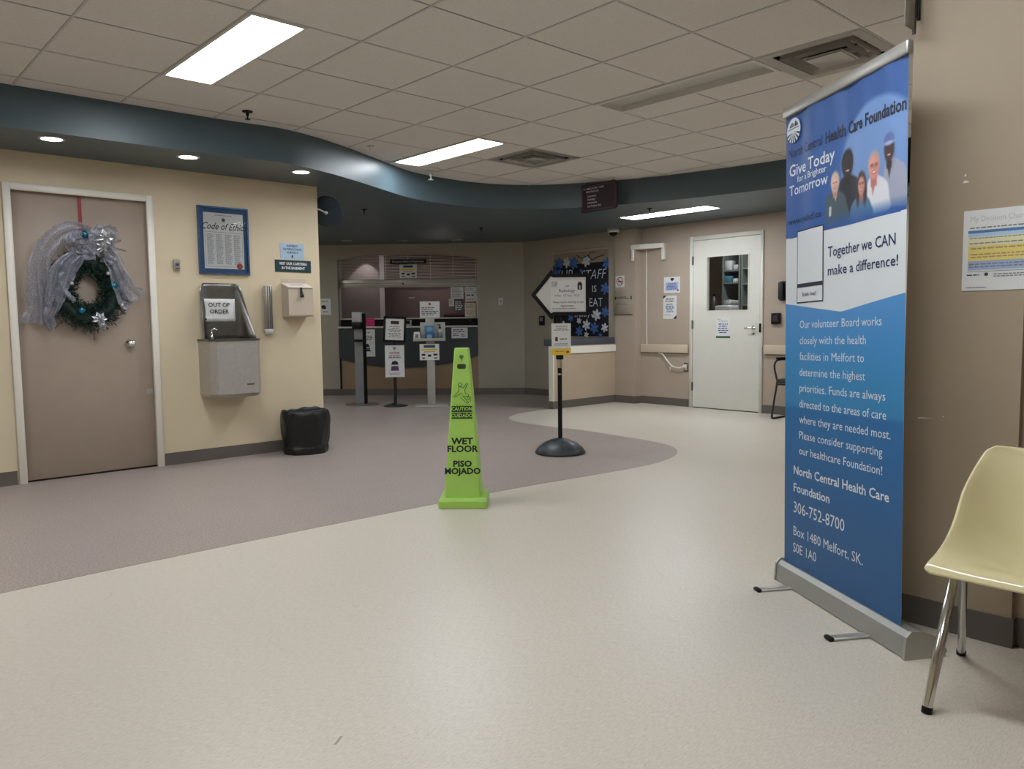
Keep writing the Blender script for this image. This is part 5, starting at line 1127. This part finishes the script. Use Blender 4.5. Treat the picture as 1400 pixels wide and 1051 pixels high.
# ================================================================ RIGHT WALL
ink('cream', (214, 208, 170)); ink('pblue', (150, 166, 200)); ink('pyel', (214, 198, 112)); ink('hblue', (70, 116, 164)); ink('sk', (170, 196, 220))
t = sheet('decision_chart', 'white laminated chart with blue, yellow and lilac table bands on the beige wall', 'poster', (XR, .737, 1.19), -90, .37, .266,
   [('t', 'lgt', 'My Decision Chart', .026, -.165, .236, .8, 0, 'LEFT'), ('l', 'g', -.165, .165, .203, .212, 1), ('b', 'hblue', -.170, .17, .190, .199), ('b', 'sk', -.170, .17, .178, .189), ('b', 'cream', -.170, .17, .148, .177), ('b', 'pyel', -.168, .17, .098, .147), ('b', 'pblue', -.168, .17, .068, .097),
    ('l', 'g', -.165, .165, .170, .176, 1), ('l', 'g', -.165, .165, .152, .160, 1), ('l', 'tan', -.16, .165, .134, .144, 1), ('l', 'tan', -.16, .165, .106, .124, 2), ('l', 'g', -.165, .165, .074, .092, 2), ('b', 'g', -.17, .17, .062, .0635), ('l', 'blue', -.170, -.125, .048, .056, 1), ('d', 'mg', -.112, .053, .006), ('l', 'g', -.09, .16, .042, .056, 2), ('l', 'mg', -.172, -.11, .008, .013, 1), ('d', 'dgreen', .055, .022, .007), ('l', 'g', .07, .15, .014, .026, 1)] if ink('lgt', (176, 178, 182)) else [], M_PAPER, .0025)
# paint chips and scuffs in the wall
t = thing('paint_chip', 'two small white paint chips in the beige wall above the chart', 'paint chip', (XR, .92, 1.55), -90)
obj('chip', MB().add([(-.010, -.0008, 0), (.010, -.0008, .001), (.006, -.0008, .006), (-.004, -.0008, .009)], [(0, 1, 2, 3)]).add([(-.006, -.0008, .022), (0, -.0008, .022), (.001, -.0008, .028), (-.004, -.0008, .030)], [(0, 1, 2, 3)]), mat('bare_plaster', (225, 218, 205), .8), t, fix=False)
t = thing('wall_scratch', 'pale scratch marks in the beige wall beside the banner edge at chair height', 'scratch', (XR, 1.00, .745), -90)
obj('scratch_mark', MB().add([(-.05, -.0008, 0), (-.03, -.0008, .002), (.0, -.0008, .004), (-.03, -.0008, .006), (-.05, -.0008, .005)], [(0, 1, 2, 3, 4)]).add([(.03, -.0008, .012), (.036, -.0008, .012), (.034, -.0008, .017)], [(0, 1, 2)]), mat('bare_plaster', (225, 218, 205), .8), t, fix=False)
# projecting sign panel and its black bracket at the wall's end, close to the ceiling
t = thing('projecting_sign', 'thin pale panel on a black bracket projecting from the wall end near the ceiling', 'sign', (XR-.02, 1.085, 2.05), 0)
obj('panel', MB().bevbox(-.10, -.02, -.002, .004, .03, .50, .002, 1), mat('pale_grey_panel', (150, 146, 138), .5), t)
obj('edge_strip', MB().box(-.02, -.012, -.004, .006, .02, .50), M_BLACKM, t)
obj('bracket', MB().tube([(-.012, 0, .085), (.02, 0, .085)], .004, 8).tube([(.005, -.004, .07), (.006, -.004, .14), (.018, -.004, .20)], .006, 8).tube([(.010, .006, .10), (.018, .006, .14), (.019, .006, .22)], .004, 8), M_BLACK, t)
t = thing('wall_dispenser', 'narrow black dispenser with chrome knob at the wall end behind the banner top', 'dispenser', (3.00, 1.10, 1.55), 180)
obj('housing', MB().bevbox(-.05, .055, -.075, -.001, .03, .19, .006), M_BLACK, t); obj('knob', MB().lathe([(.0, -.012), (.010, -.008), (.013, 0), (.010, .008), (0, .012)], (.04, -.07, .015), 14), M_CHROME, t)

# short dark scuff on the cream floor in the foreground
t = thing('floor_scuff', 'short grey scuff mark on the cream floor in the foreground', 'scuff mark', (0.993, 1.784, .0004), 0)
obj('scuff', MB().add([(-.02, -.012, 0), (-.012, -.016, 0), (.022, .010, 0), (.016, .014, 0)], [(0, 1, 2, 3)]), mat('scuff_grey', (150, 142, 128), .5), t, fix=False)
